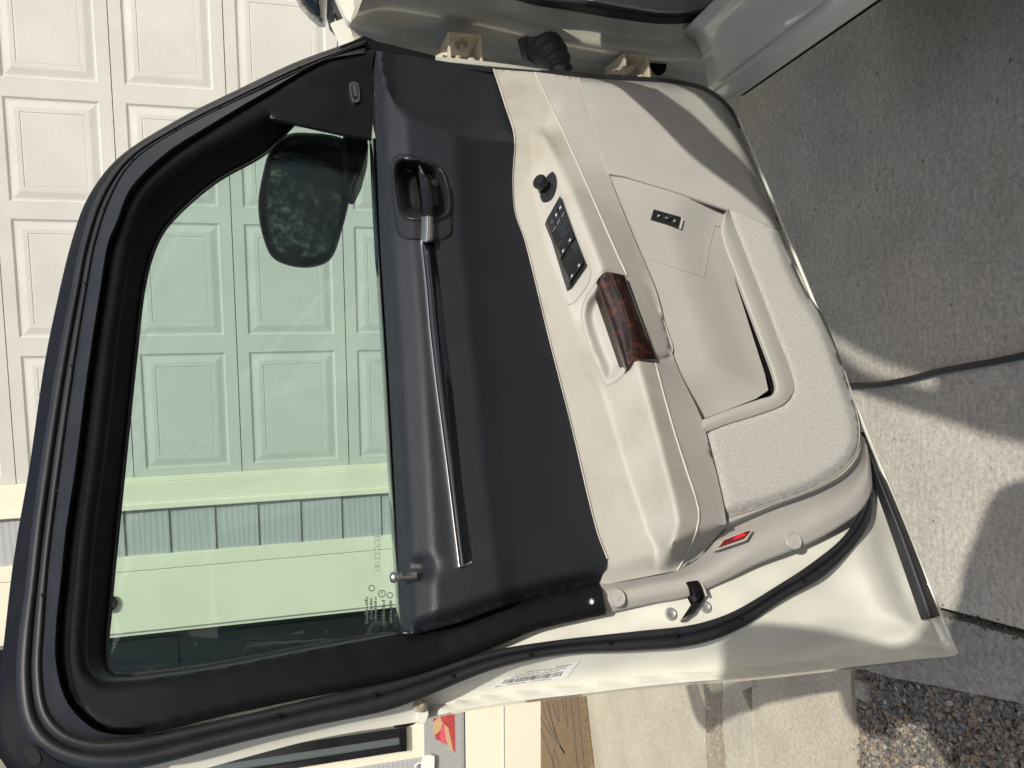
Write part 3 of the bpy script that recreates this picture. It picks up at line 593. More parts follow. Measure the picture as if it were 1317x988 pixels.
region('frame_face', face_poly, face_c, 'black', door, step=7, k=KL * .8, solid=.006, holes=[hole], sharp=50)
run_in = [(510, 816), (500, 815), (400, 831), (266, 856), (158, 868.5), (144, 866), (138, 850), (142, 780), (151, 685), (163, 568), (175, 454), (184, 378), (194, 334), (209, 300), (235, 270), (281, 232), (342, 197), (378, 161)]
run_out = face_in[5:] 
loft('glass_run', [c3(run_out, .064), c3(run_in, .036)], 'black', door, nu=160, nv=3, k=KL * .8, solid=.004, sharp=60)
tube('run_lip', [D(x, y, .038, KL * .8) for x, y in crom(run_in, 6)], .0022, 'seal', door, seg=6)
# screw bolt seen in the hole
a, c, b = D(762.5, 772, .066); lathe('screw', (a, c, b), (0, 1, 0), [(.012, 0), (.012, .001), (.003, .0015)], 'label', door, seg=12)
# plug in the frame corner
region('corner_plug', crom([(30, 962), (38, 958), (50, 968), (52, 980), (44, 984), (34, 974)], 5, True), .061, 'black', door, step=3, k=KL * .55, solid=.004)
# outer body-colour strip and black division bar beyond the latch side
stp_o = [(182, 1012), (323, 972), (400, 952), (470, 939), (542, 928)]; stp_i = [(170, 985), (304, 955), (400, 933), (470, 918), (545, 897)]
loft('frame_edge', [c3(stp_i, .030), c3([(178, 998), (314, 964), (400, 943), (470, 929), (543, 914)], .018), c3(stp_o, .012)], 'paint', door, nu=30, nv=3, k=KL * .5, solid=.004)
region('edge_cap', [(541, 896), (549, 903), (551, 920), (546, 930), (538, 930), (537, 905)], .022, 'paint', door, step=4, solid=.006)
a, c, b = D(539, 907, .026); lathe('rusty_bolt', (a, c, b), (0, 1, 0), [(.008, 0), (.008, .004), (.0045, .007)], 'rust', door, seg=10)
region('molding_end', [(505, 932), (540, 926), (532, 932), (520, 936), (508, 936)], .004, 'black', door, step=4, solid=.004)

# ---- window glass
gl = [(520, 822), (400, 842), (266, 866), (150, 880), (128, 880), (122, 840), (130, 740), (141, 650), (152, 540), (163, 440), (172, 370), (184, 320), (205, 286), (235, 252), (281, 218), (342, 180), (400, 140), (480, 150), (490, 300), (505, 560), (516, 740)]
glass_o = region('window_glass', gl, .033, 'glass', door, step=30, k=KL * .8, solid=0); glass_o.modifiers.new('solid', 'SOLIDIFY').thickness = .004
# belt weatherstrip at the bottom of the pane
loft('belt_seal', [c3([(475, 178), (481, 310), (491, 470), (499, 613), (507, 740), (512, 815)], .042), c3([(480, 178), (486, 310), (496, 470), (504, 613), (512, 740), (517, 815)], .062), c3([(486, 178), (491, 310), (501, 470), (509, 613), (516, 740), (520, 815)], .050)], 'gloss', door, nu=60, nv=3, solid=.004)

# ---- glass marks (etched, read from outside so mirrored here)
def text_mesh(s, origin, ux, uy, size, m, parent, name, out=.0006, align='LEFT'):
    cu = bpy.data.curves.new(name, 'FONT'); cu.body = s; cu.size = size; cu.align_x = align; to = bpy.data.objects.new(name, cu); COL.objects.link(to)
    dg = bpy.context.evaluated_depsgraph_get(); me = bpy.data.meshes.new_from_object(to.evaluated_get(dg)); bpy.data.objects.remove(to); bpy.data.curves.remove(cu)
    ux, uy, og = map(lambda v: np.array(v, float), (ux, uy, origin)); ux /= np.linalg.norm(ux); uy = uy / np.linalg.norm(uy); nn = np.array([0, 1.0, 0])
    for v in me.vertices: v.co = Vector(og + ux * v.co.x + uy * v.co.y + nn * out)
    me.materials.clear(); me.materials.append(M[m]); o = bpy.data.objects.new(name, me); link(o, parent); return o
GK = KL * .8
def gp(x, y): return np.array(D(x, y, .0345, GK))
UXG = gp(480, 780) - gp(480, 690); UYG = gp(460, 700) - gp(500, 700)
text_mesh('EGC52181', gp(489, 689), UXG, UYG, .0105, 'etch', glass_o, 'etched_number')
def gbar(p, ux, uy, w_, h_): mesh('glass_print', [p, p + ux * w_, p + ux * w_ + uy * h_, p + uy * h_], [(0, 1, 2, 3)], 'greymark', glass_o, smooth=False, face_n=NF)
ux_ = UXG / np.linalg.norm(UXG); uy_ = UYG / np.linalg.norm(UYG)
for x, y, h_, L in ((473.5, 768, .0042, .030), (479, 770, .0032, .024), (484.5, 768, .0032, .028), (495, 772, .0042, .030), (504, 772, .0032, .026)):   # fine print too small to read
    s_ = 0.0
    while s_ < L:
        w_ = random.uniform(.0008, .0024); gbar(gp(x, y) + ux_ * s_ + np.array([0, .0008, 0]), ux_, uy_, w_, h_ * random.choice((.6, .85, 1.0))); s_ += w_ + random.uniform(.0005, .0011)
for x, y, r in ((478, 757, .0034), (491, 764, .0040), (501.5, 766, .0032)):
    p = gp(x, y); tube('certification_ring', [p + r * np.array([math.cos(a), 0, math.sin(a)]) + (0, .001, 0) for a in np.linspace(0, 6.28, 18)], .0006, 'greymark', glass_o, seg=5)
text_mesh('E2', gp(492.5, 761.5), UXG, UYG, .0045, 'greymark', glass_o, 'certification_mark')

# ---- sail corner badge
bd = region('speaker_badge', crom([(450, 107), (455, 105.5), (460, 107), (462.5, 118), (462.5, 129), (459, 131.5), (454, 131), (450.5, 120)], 4, True), lambda v: .0785 + 0 * v[:, 0], 'steel', door, step=3, k=KL * .8, solid=.004)
region('badge_face', crom([(452, 109), (456, 108), (459, 110), (460.5, 118), (460, 125), (457, 127), (454, 126), (452, 118)], 4, True), .0800, 'switch', bd, step=3, k=KL * .8, solid=.001)
for i in range(7): p = D(455.5 + .35 * i, 110.5 + 2.1 * i, .0806, KL * .8); box('badge_letter', (p[0] - .0012, p[1], p[2] - .003), (p[0] + .0008, p[1] + .0006, p[2] + .003), 'steel', bd, 0)

# ---- dark upper trim
def field(curves, cs, y0=None):
    """surface depth as a function of the pixel: interpolate between feature curves at the same y"""
    CC = [np.array(sorted(c, key=lambda p: p[1]), float) for c in curves]
    def f(v):
        r = np.zeros(len(v))
        for i, (x, y) in enumerate(v):
            xs = [np.interp(y, c[:, 1], c[:, 0]) for c in CC]
            for j in range(1, len(xs)): xs[j] = max(xs[j], xs[j - 1] + .5)
            r[i] = np.interp(x, xs, cs)
        return r
    return f
def smooth_field(curves, cs, w=5):
    f = field(curves, cs)
    offs = [(0, 0), (w, 0), (-w, 0), (0, w), (0, -w), (w * .7, w * .7), (-w * .7, w * .7), (w * .7, -w * .7), (-w * .7, -w * .7)]
    return lambda v: sum(f(v + np.array(o_)) for o_ in offs) / len(offs)
belt = [(482, 65), (478, 88), (482, 114), (479, 150), (483, 178), (489, 310), (498, 450), (507, 613), (513, 740), (517, 812)]
bound = [(635, 89), (650, 135), (662, 176), (659, 228), (662, 273), (675, 310), (704, 428), (734, 545), (768, 685), (781, 719), (772, 751)]
navy_c0 = smooth_field([belt, [(492, 65), (494, 178), (503, 310), (512, 450), (521, 613), (528, 740), (530, 812)], [(515, 65), (522, 178), (532, 310), (543, 450), (552, 613), (558, 740), (560, 812)], [(580, 65), (585, 178), (596, 310), (610, 450), (628, 613), (642, 720), (650, 812)], [(600, 65), (606, 178), (616, 310), (630, 450), (648, 613), (660, 720), (668, 812)], [(628, 65)] + bound[1:] + [(772, 812)]],
                       [.064, .098, .121, .118, .104, .082], 5)
ridge = np.array([(470, 62), (484, 66), (498, 108), (508, 131), (520, 142), (545, 153), (575, 164), (600, 171), (640, 177), (670, 180)], float)
lowe = np.array([(770, 751), (715, 762), (643, 781), (590, 800), (545, 813)], float)
def navy_c(v):
    c = navy_c0(v); yr = np.interp(v[:, 0], ridge[:, 0], ridge[:, 1]); dl = pdist(lowe, v, False)
    for i, (x, y) in enumerate(v):
        dlt = yr[i] - y
        fp = .092 - .026 * (x - 490) / 160 - .00030 * max(0, dlt)          # flat front section, facing slightly down
        g_b = sst((dlt + 6) / 20) * sst((x - 478) / 18); c[i] = c[i] * (1 - g_b) + min(fp, c[i]) * g_b
        c[i] -= .030 * (1 - sst(dl[i] / 26)) ** 1.5
        dx, dy = x - 541, y - 729; c[i] -= .016 * math.exp(-((dx / 16) ** 2 + (dy / 12) ** 2))
        if 500 < x < 600 and 190 < y < 320:                       # flat seat for the handle bezel
            pass
    return c
lower_edge = [(715, 762), (643, 781), (590, 800), (553, 810), (536, 815), (517, 812)]
bez_out = [(517, 197.5), (507, 202), (503, 212), (503, 228), (505, 271), (509, 295), (516, 306), (538, 309), (571, 309), (581, 302), (583, 289), (579, 244), (574, 224), (565, 213), (545, 204)]
bezp = crom(bez_out, 4, True)
navy = crom(bound, 5).tolist() + crom([(772, 751)] + lower_edge, 4).tolist() + crom(belt[::-1], 5).tolist()
region('dark_trim_panel', navy, navy_c, 'navy', door, step=5, solid=.003, sharp=55, holes=[bezp])
# return edge under the trim towards the glass and the frame
# ---- door handle
cup_in = [(519, 203.5), (510, 207), (507, 216), (508, 240), (511, 262), (514, 273), (521, 280), (566, 281), (577, 274), (578, 250), (574, 232), (567, 217), (550, 208)]
cupp = crom(cup_in, 4, True)
def bez_c(v):
    b = navy_c(v); di = pdist(cupp, v); ins = inside(cupp, v); do = pdist(bezp, v)
    return np.array([bb + .003 * sst(o_ / 2.0) - (.040 * sst(d / 17) if i_ else 0) for bb, d, i_, o_ in zip(b, di, ins, do)])
hb = region('handle_bezel', bezp, bez_c, 'cup', door, step=2.4, ostep=3, solid=.003, sharp=70)
tube('bezel_rim', [D(x, y, c + .003) for (x, y), c in zip(crom(cup_in, 4, True)[:40], bez_c(crom(cup_in, 4, True)[:40] + 1e-3))], .0011, 'cup', hb, seg=6)
lv_l = [(533, 214), (537, 235), (540, 258), (541.5, 280), (540.5, 308)]; lv_r = [(545, 216), (552, 230), (556.5, 253), (558, 280), (558, 308)]
lv_m = [(539.5, 213), (546, 233), (549.5, 256), (550.5, 280), (550, 308)]
hd = loft('door_handle', [c3(lv_l, .118), [(x, y, .139) for x, y in lv_m], c3(lv_r, .122)], 'chrome', door, nu=24, nv=8, solid=.006, sharp=60)
loft('handle_inlay', [c3([(538, 219), (541, 240), (543.5, 262), (544, 277)], .1385), c3([(546, 226), (550, 242), (553, 262), (554, 277)], .1395)], 'gloss', hd, nu=20, nv=4, solid=.002)
# ---- long accent strip
sl_ = [(540.5, 309), (546, 359), (552, 428), (559, 490), (566, 545), (575, 615), (583, 680), (589, 729)]; sr_ = [(558, 309), (564.5, 359), (572, 428), (580, 490), (586, 545), (593, 615), (601, 680), (607, 723)]
def cn(p): return float(navy_c(np.array([p]))[0])
def withc(pts, o_): return [(x, y, cn((x, y)) + o_) for x, y in pts]
mid = [((a[0] + b[0]) / 2, (a[1] + b[1]) / 2) for a, b in zip(sl_, sr_)]
ac = loft('accent_strip', [withc(sl_, .002), withc(mid, .005), withc(sr_, .001)], 'gloss', door, nu=90, nv=6, solid=.003, sharp=60)
loft('chrome_edge', [withc([(x - .5, y) for x, y in sl_], .002), withc([(x + 1.0, y) for x, y in sl_], .0062), withc([(x + 1.6 + 1.6 * i / 7, y) for i, (x, y) in enumerate(sl_)], .0062)], 'satin', ac, nu=90, nv=4, solid=.002, sharp=60)
tube('strip_end', [D(*sr_[-1], cn(sr_[-1]) + .002), D(*sl_[-1], cn(sl_[-1]) + .002)], .0012, 'satin', ac, seg=6)
loft('handle_tip', [c3([(541.3, 279), (541, 293), (540.3, 308.5)], .121), c3([(550, 278), (550.3, 293), (549.5, 308.5)], .1415), c3([(558.2, 279), (558.4, 293), (558.2, 308.5)], .124)], 'satin', hd, nu=12, nv=6, solid=.004, sharp=60)
# ---- lock pin
a, c, b = D(530, 740.5, .108); bt = D(499, 740, .108)[2]; L = bt - b
lathe('lock_pin', (a, c, b - .005), (0, 0, 1), [(.0048, 0), (.0048, L * .55), (.0052, L * .58), (.0052, L * .66), (.0044, L * .68), (.0044, L * .72), (.0058, L * .74), (.0058, L * .80), (.0046, L * .82), (.0046, L * .86), (.0062, L * .88), (.0062, L * 1.02), (.0045, L * 1.10), (.001, L * 1.13)], 'steel', door, seg=16)

# ================================================================== beige lower panels
S1 = [(688, 93), (721, 163), (757, 243), (795, 330), (806, 354), (842, 464), (861, 534), (882, 602), (896, 645), (899, 662), (896, 682), (885, 708), (871, 734)]
S2 = [(745, 100), (783, 224), (817, 310), (844, 375), (867, 462), (902, 538), (912, 572), (931, 652), (935, 679)]
K1 = [(655, 89), (672, 150), (684, 176), (685, 230), (702, 310), (730, 382), (749, 435), (780, 515), (806, 600), (833, 680), (848, 706), (840, 751)]
K2 = [(668, 89), (690, 150), (700, 178), (735, 245), (768, 330), (790, 390), (823, 477), (848, 570), (868, 650), (872, 672), (862, 700), (858, 751)]
armf = smooth_field([bound + [(773, 790)], K1, K2, S1 + [(871, 790)], S2 + [(932, 700), (915, 740), (905, 790)]], [.080, .088, .148, .134, .1145], 3.5)
endl = np.array([(781, 719), (848, 706), (893, 680), (940, 672)], float)   # crease where the armrest turns in at the latch end
flng = np.array([(773, 752), (783, 751), (871, 734), (905, 713), (935, 682)], float)
cup_o = [(778, 350), (771, 356), (762, 370), (752, 385), (747, 402), (750, 425), (774, 486), (778, 493), (784, 495), (804, 479), (814, 468), (824, 464), (844, 462), (856, 460.5), (862, 458), (865, 450), (863, 440), (838, 376), (832, 365), (824, 359), (805, 354.5)]
cup_p = crom(cup_o, 3, True)
def arm_c(v):
    c = armf(v); yr = np.interp(v[:, 0], [630, 664, 697, 720, 750], [178, 176, 173, 185, 190]); de = np.interp(v[:, 0], endl[:, 0], endl[:, 1]); df = np.interp(v[:, 0], flng[:, 0], flng[:, 1])
    dc = pdist(cup_p, v)
    for i, (x, y) in enumerate(v):
        bs = .080 + .034 * min(1, max(0, (x - 664) / 150))                    # the arm grows out of the panel from its front tip
        gr = .30 + .70 * sst((y - 168) / 150); c[i] = bs + (c[i] - bs) * gr if c[i] > bs else c[i]
        L_ = 15 + 95 * sst((x - 698) / 26); fr = sst((yr[i] + L_ * .3 - y) / L_); c[i] = c[i] * (1 - fr) + (.078 - .00022 * max(0, 175 - y) + .00016 * (x - 664)) * fr
        if y > de[i]: c[i] = c[i] + (.072 - c[i]) * sst((y - de[i]) / max(8, df[i] - de[i]))
        c[i] -= .003 * (1 - sst(dc[i] / 5))
    return c
s1a = crom(S1, 5).tolist(); s2a = crom(S2, 5).tolist(); bnd = crom(bound, 5).tolist()
cpl = cup_p.tolist()
arm_poly = bnd + [(783, 751), (871, 734)] + s1a[::-1]
# split the armrest and the strip along the seam, each keeping its side of the cup
def clip_side(hole_pts, keep): return hole_pts
def cut_region(name, poly, m, **kw):
    """region minus the grab-handle cup (the cup crosses the seam, so cut the outline itself)"""
    P = dens(poly, 4); ins = inside(cup_p, P)
    if not ins.any(): return region(name, poly, arm_c, m, door, **kw)
    n = len(P); i0 = next(i for i in range(n) if ins[i] and not ins[i - 1]); i1 = next(i for i in range(n) if ins[i] and not ins[(i + 1) % n])
    keep = [P[(i1 + 1 + j) % n] for j in range((i0 - i1 - 1) % n)]
    C = dens(cup_p, 2.5); Pi = inside(poly, C)                       # cup edge that lies in this piece
    m_ = len(C); s = next(i for i in range(m_) if Pi[i] and not Pi[i - 1]); arc = []
    while Pi[s % m_] and len(arc) < m_: arc.append(C[s % m_]); s += 1
    if np.linalg.norm(arc[0] - keep[-1]) > np.linalg.norm(arc[-1] - keep[-1]): arc = arc[::-1]
    return region(name, np.array(keep + arc), arm_c, m, door, **kw)
cut_region('armrest_panel', arm_poly, 'arm', step=3.6, ostep=3.6, solid=.004, sharp=60)
strip_poly = s1a + [(905, 713)] + s2a[::-1]
strip_in = [(x + 1.2, y - .3) for x, y in s1a] + [(905, 713)] + s2a[::-1]
cut_region('trim_strip', strip_in, 'beige2', step=5, ostep=4, solid=.004, sharp=60)
def cupc(v):
    b = arm_c(v); d = pdist(cup_p, v); return b - .0004 - .020 * np.array([sst((x - 1) / 17) for x in d])
gc = region('grab_cup', cup_p, cupc, 'beige', door, step=2.6, ostep=2.5, solid=.003, sharp=60)
tube('cup_rim', [D(x, y, c) for (x, y), c in zip(cup_p, arm_c(cup_p))] + [D(*cup_p[0], arm_c(cup_p[:1])[0])], .0009, 'arm', gc, seg=6)
gh = loft('grab_handle', [c3([(765, 366), (785, 423), (804, 478)], .124), c3([(768, 361), (788.5, 417), (806, 475)], .136), [(778, 350.5, .145), (799, 405, .146), (815.5, 465, .144)], [(790, 351.5, .149), (811, 405, .150), (829, 462.5, .146)], c3([(804, 354.5), (824, 409), (844, 462)], .142)], 'burl', door, nu=30, nv=5, solid=.012, sharp=70)
# bright piping along the two seams
def seam(pts, o_, r, m, name='seam_line'): return tube(name, [D(x, y, float(arm_c(np.array([[x, y]]))[0]) + o_) for x, y in pts], r, m, door, seg=6)
s1p = np.array(s1a); sel = ~inside(cup_p, s1p); k_ = np.where(~sel)[0]
seam(s1p[:k_[0]], .0008, .0012, 'lightseam'); seam(s1p[k_[-1] + 1:], .0008, .0012, 'lightseam')
seam(crom(bound[:-1], 5), .0012, .0014, 'lightseam', 'trim_bead')

# ---- window switches on the armrest
def cl(x, y): return float(arm_c(np.array([[x, y]], float))[0])
qd = [(703, 282), (720.5, 251), (753, 339), (733, 368)]
def qp(s, t): A = np.array(qd[0]) * (1 - s) + np.array(qd[3]) * s; B = np.array(qd[1]) * (1 - s) + np.array(qd[2]) * s; return A * (1 - t) + B * t
qc = [cl(*qp(0, 0)), cl(*qp(0, 1)), cl(*qp(1, 1)), cl(*qp(1, 0))]
def qcf(s, t): return (qc[0] * (1 - s) + qc[3] * s) * (1 - t) + (qc[1] * (1 - s) + qc[2] * s) * t + .0095
def qpl(name, s0, s1, t0, t1, up, m, par, th=.004, bev=.0008):
    cr = [(s0, t0), (s0, t1), (s1, t1), (s1, t0)]; return prism(name, [tuple(qp(*q)) for q in cr], th, [qcf(*q) + up for q in cr], m, par, bev=bev)
bzl = region('switch_surround', crom([(697, 226), (707, 214), (716, 232), (740, 300), (760, 350), (752, 372), (731, 392), (716, 360), (700, 300), (693, 250)], 4, True), lambda v: arm_c(v) + .0012, 'beige', door, step=4, solid=.002)
sp = qpl('window_switch_panel', 0, 1, 0, 1, 0, 'switch', door, .016)
for (s0, s1, t0, t1) in ((.30, .59, .06, .48), (.30, .59, .52, .94), (.66, .96, .06, .48), (.66, .96, .52, .94)):
    bt_ = prism('switch_button', [tuple(qp(s0, t0)), tuple(qp(s0, t1)), tuple(qp(s1, t1)), tuple(qp(s1, t0))], .006, [qcf(s0, t0) - .001, qcf(s0, t1) - .001, qcf(s1, t1) + .0055, qcf(s1, t0) + .0055], 'switch', sp, bev=.0012)
    sm = s1 - .035; tm = (t0 + t1) / 2
    def bc(s, t): u_ = (s - s0) / (s1 - s0); return qcf(s, t) - .001 + .0065 * u_ + .0006
    prism('switch_mark', [tuple(qp(sm - .012, tm - .08)), tuple(qp(sm - .012, tm + .08)), tuple(qp(sm + .014, tm + .08)), tuple(qp(sm + .014, tm - .08))], .0008, [bc(sm - .012, tm), bc(sm - .012, tm), bc(sm + .014, tm), bc(sm + .014, tm)], 'softmark', sp, bev=0)
    if s0 < .5:
        for dt in (-.07, 0, .07): sm2 = s0 + .13; prism('switch_mark', [tuple(qp(sm2, tm + dt - .02)), tuple(qp(sm2, tm + dt + .02)), tuple(qp(sm2 + .02, tm + dt + .02)), tuple(qp(sm2 + .02, tm + dt - .02))], .0008, [bc(sm2, tm + dt)] * 4, 'greymark', sp, bev=0)
for tm in (.2, .5, .8):
    qpl('lock_button', .04, .22, tm - .13, tm + .13, .002, 'switch', sp)
    qpl('switch_mark', .10, .125, tm - .05, tm + .05, .0028, 'softmark' if tm != .2 else 'greymark', sp, .0006, 0)
# ---- mirror adjuster
bp_ = region('mirror_adjuster_base', crom([(711, 221), (715, 228), (715, 243), (708, 257), (699, 259), (695, 252), (697, 240), (704, 226)], 4, True), lambda v: arm_c(v) + .003, 'switch', door, step=3, solid=.004)
a, c, b = D(702, 240, cl(702, 240) + .003)
lathe('mirror_adjuster', (a, c, b), (-.1, .55, .80), [(.0085, 0), (.0085, .006), (.0118, .008), (.0122, .017), (.0105, .0195), (.003, .020)], 'switch', bp_, seg=18)

# ---- lower panel, storage pocket, carpet
PF = [(783, 224), (802, 226.5), (870, 247), (937, 269)]
OBh = [(745, 100), (800, 103.5), (866, 108), (904, 117), (935, 140), (957, 182), (984, 243), (1003, 288), (1006, 298)]
front_poly = crom(OBh, 5).tolist() + [(970, 282), (937, 270)] + PF[::-1][1:] + crom([(783, 224), (764, 162), (745, 100)], 5).tolist()[1:-1]
ob_arr = crom(OBh, 5)
def front_c(v):
    d = pdist(ob_arr, v, False); s_ = pdist(np.array(S2), v, False)
    return np.array([.112 - .050 * (1 - sst(a_ / 10)) ** 1.6 - .0012 * sst((b_ - 10) / 60) for a_, b_ in zip(d, s_)])
region('speaker_panel', front_poly, front_c, 'beige', door, step=6, solid=.004, sharp=60)
rim_i = [(930, 276), (927, 300), (950, 366), (975, 432), (994, 484), (997, 500), (993, 508), (975, 514), (940, 526), (903, 540)]
rim_o = [(937, 269), (942, 284), (968, 350), (995, 420), (1020, 490), (1020, 504), (1010, 519), (970, 535), (940, 544), (908, 556)]
fl_edge = [(926.5, 296), (946.5, 364), (968, 432), (984, 482), (988, 502), (973, 512.5), (940, 525.5), (903, 539.5)]
pock = [(783.6, 225), (802, 227.5), (870, 248), (934, 269.5), (928, 282)] + fl_edge + crom(S2[1:6][::-1], 5).tolist()
def pock_c(v): 
    d = pdist(np.array(fl_edge), v, False)
    return np.array([.108 - .018 * (1 - sst(x_ / 70)) for (px, y), x_ in zip(v, d)])
pk = region('pocket_panel', pock, pock_c, 'beige', door, step=5, ostep=4, solid=.003, sharp=60)
for pl in ([(829, 331), (860, 342), (905, 356.5)], [(919, 291), (911, 320), (905, 356)], [(927, 291), (919, 291)]):
    tube('seam_line', [D(x, y, float(pock_c(np.array([[x, y]]))[0]) + .0006) for x, y in dens(pl, 4, False)], .0006, 'arm', pk, seg=5)
region('pocket_gap_shade', [(915, 280), (1000, 280), (1030, 520), (900, 560), (895, 530), (970, 490)], .074, 'dark', door, step=20, solid=.002)  # near-black sheet standing in for the shadow inside the pocket slit
loft('pocket_rim', [c3(rim_i, .110), c3([(x + .6, y + .2) for x, y in rim_i], .114), [((a[0] * .6 + b[0] * .4), (a[1] * .6 + b[1] * .4), .117) for a, b in zip(rim_i, rim_o)], c3(rim_o, .112)], 'beige', door, nu=70, nv=5, solid=.003, sharp=70)
carp = crom(rim_o, 4).tolist() + [(912, 572), (931, 652), (933, 665)] + crom([(933, 665), (969, 655), (1045, 629), (1088, 600), (1103, 577), (1105, 548), (1091, 493), (1060, 409), (1037, 374), (1012, 318), (1006, 299)], 5).tolist()[1:] + [(970, 282.5)]
car_o = crom([(933, 665), (969, 655), (1045, 629), (1088, 600), (1103, 577), (1105, 548), (1091, 493), (1060, 409), (1037, 374), (1012, 318), (1006, 299)], 5)
def carp_c(v):
    d = pdist(car_o, v, False); d2 = pdist(crom(rim_o, 4), v, False)
    return np.array([.112 - .034 * (1 - sst(x_ / 16)) ** 1.7 * (1 - .65 * sst((y - 470) / 80)) - .003 * (1 - sst(e_ / 4)) - .004 * (1 - sst(g_s / 9)) for (px, y), x_, e_, g_s in zip(v, d, d2, pdist(np.array(S2), v, False))])
region('carpet_panel', carp, carp_c, 'carpet', door, step=5, ostep=4, solid=.004, sharp=80)
tube('carpet_seam', [D(x, y, c + .0005) for (x, y), c in zip(car_o[:32], carp_c(car_o[:32]))], .0009, 'arm', door, seg=5)
# outer rim and latch-side flange
fl0 = [(773, 751.5), (783, 751), (830, 743), (871, 734), (905, 713), (935, 681), (1008, 648), (1060, 627), (1087, 612), (1106, 588), (1109, 560)]
flc = [.073, .073, .073, .073, .076, .083, .085, .085, .083, .080, .074]
flA = [(775, 762), (790, 762), (835, 753), (880, 744), (918, 728), (955, 700), (1020, 668), (1066, 646), (1095, 627), (1112, 600), (1112.5, 566)]
fl2 = [(779, 789.5), (800, 784.5), (840, 776), (886, 767), (930, 748), (969, 728), (1045, 697), (1085, 674), (1108, 656), (1121, 632), (1119, 588)]
flB = [(777, 776), (795, 773.5), (838, 765), (883, 756), (925, 739), (962, 715), (1033, 683), (1075, 661), (1101, 642), (1116, 616), (1116, 577)]
loft('latch_flange', [[(x, y, c_) for (x, y), c_ in zip(fl0, flc)], [(x, y, c_ - .010) for (x, y), c_ in zip(flA, flc)], [(x, y, c_ - .011) for (x, y), c_ in zip(flB, flc)], [(x, y, c_ - .019) for (x, y), c_ in zip(fl2, flc)]], 'beige2', door, nu=120, nv=4, solid=.003, sharp=70)
lipi = [(933, 666), (969, 656), (1045, 630), (1089, 601), (1104, 577.5), (1106, 556)]; lipo = [(935, 681), (1008, 648), (1060, 627), (1087, 612), (1106, 588), (1109, 562)]
lc = [.099, .099, .099, .099, .097, .092]
loft('carpet_lip', [[(x, y, c_) for (x, y), c_ in zip(lipi, lc)], [((a[0] + b[0]) / 2, (a[1] + b[1]) / 2, c_ + .003) for a, b, c_ in zip(lipi, lipo, lc)], [(x, y, c_ - .012) for (x, y), c_ in zip(lipo, lc)]], 'beige', door, nu=50, nv=4, solid=.003, sharp=70)
region('filler_panel', [(905, 713), (896, 684), (899, 663), (912, 640), (931, 653), (935, 681)], lambda v: np.minimum(arm_c(v), .100) - .004, 'beige2', door, step=5, solid=.003)
# ---- switch on the pocket panel
rs = prism('power_switch', [(841, 269), (876, 279), (873, 291.6), (837.6, 281)], .008, .112, 'switch', door)
a, c, b = D(857.5, 280, .112); lathe('round_button', (a, c, b), (0, 1, 0), [(.0068, 0), (.0068, .0025), (.0055, .0032), (.004, .0025)], 'switch', rs, seg=16)
for x, y in ((847.5, 277), (857.5, 280), (868, 283.5)): p = D(x, y, .1158); box('switch_mark', (p[0] - .0012, p[1] - .0034, p[2] - .0012), (p[0] + .0012, p[1], p[2] + .0012), 'softmark', rs, 0)
region('switch_recess', [(869, 279), (879, 281), (876, 294), (872, 292)], .1095, 'lightseam', rs, step=4, solid=.002)
# ---- red courtesy reflector
rf = prism('reflector_frame', [(930, 693), (962, 681.5), (969, 682), (960, 695), (921, 708)], .010, .085, 'lightseam', door)
prism('reflector_lens', [(931.5, 694.5), (962, 682.5), (966, 683), (957, 693), (924, 704.5)], .004, .0875, 'red', rf)
for i, (x, y) in enumerate([(944, 693.4), (948, 691.9), (952, 690.3), (956, 688.7), (946, 690.8), (950, 689.2), (954, 687.6)]): prism('prism_mark', [(x, y - 1.2), (x + 2.9, y - 2.3), (x + 2.2, y + .2), (x - .6, y + 1.2)], .001, .0882, 'redhot', rf, bev=0)
# ---- dark gap strip and white edge along the hinge side
loft('hinge_edge_seal', [c3([(590, 88), (640, 93), (690, 95), (745, 101), (800, 104.5), (866, 109), (904, 118), (935, 141), (950, 166)], .050), c3([(590, 81.5), (640, 86), (690, 89.5), (745, 93), (800, 97), (866, 102), (908, 112), (939, 136), (953, 163)], .020)], 'seal', door, nu=40, nv=3, solid=.02)
loft('hinge_edge', [c3([(525, 74), (580, 80), (640, 86), (706, 92)], .026), c3([(515, 70), (580, 74.5), (640, 81), (706, 90)], .014)], 'paint', door, nu=20, nv=3, solid=.03)
region('sail_cap', [(437, 60), (469, 46), (486, 54), (505, 58), (560, 72), (560, 80), (500, 74), (482, 69), (440, 68)], .050, 'black', door, step=6, k=KL * .5, solid=.02)
# ---- trim plugs
for x, y, cc, sq in ((793, 769, .066, 1.0), (1020.5, 696, .0765, .95)):
    a, c, b = D(x, y, cc); pg = lathe('trim_plug', (a, c - .002, b), (0, 1, 0), [(.0115, 0), (.0115, .0032), (.0104, .0040), (.0096, .0030), (.004, .0030), (.0036, .0036), (.001, .0036)], 'beige2', door, seg=24)
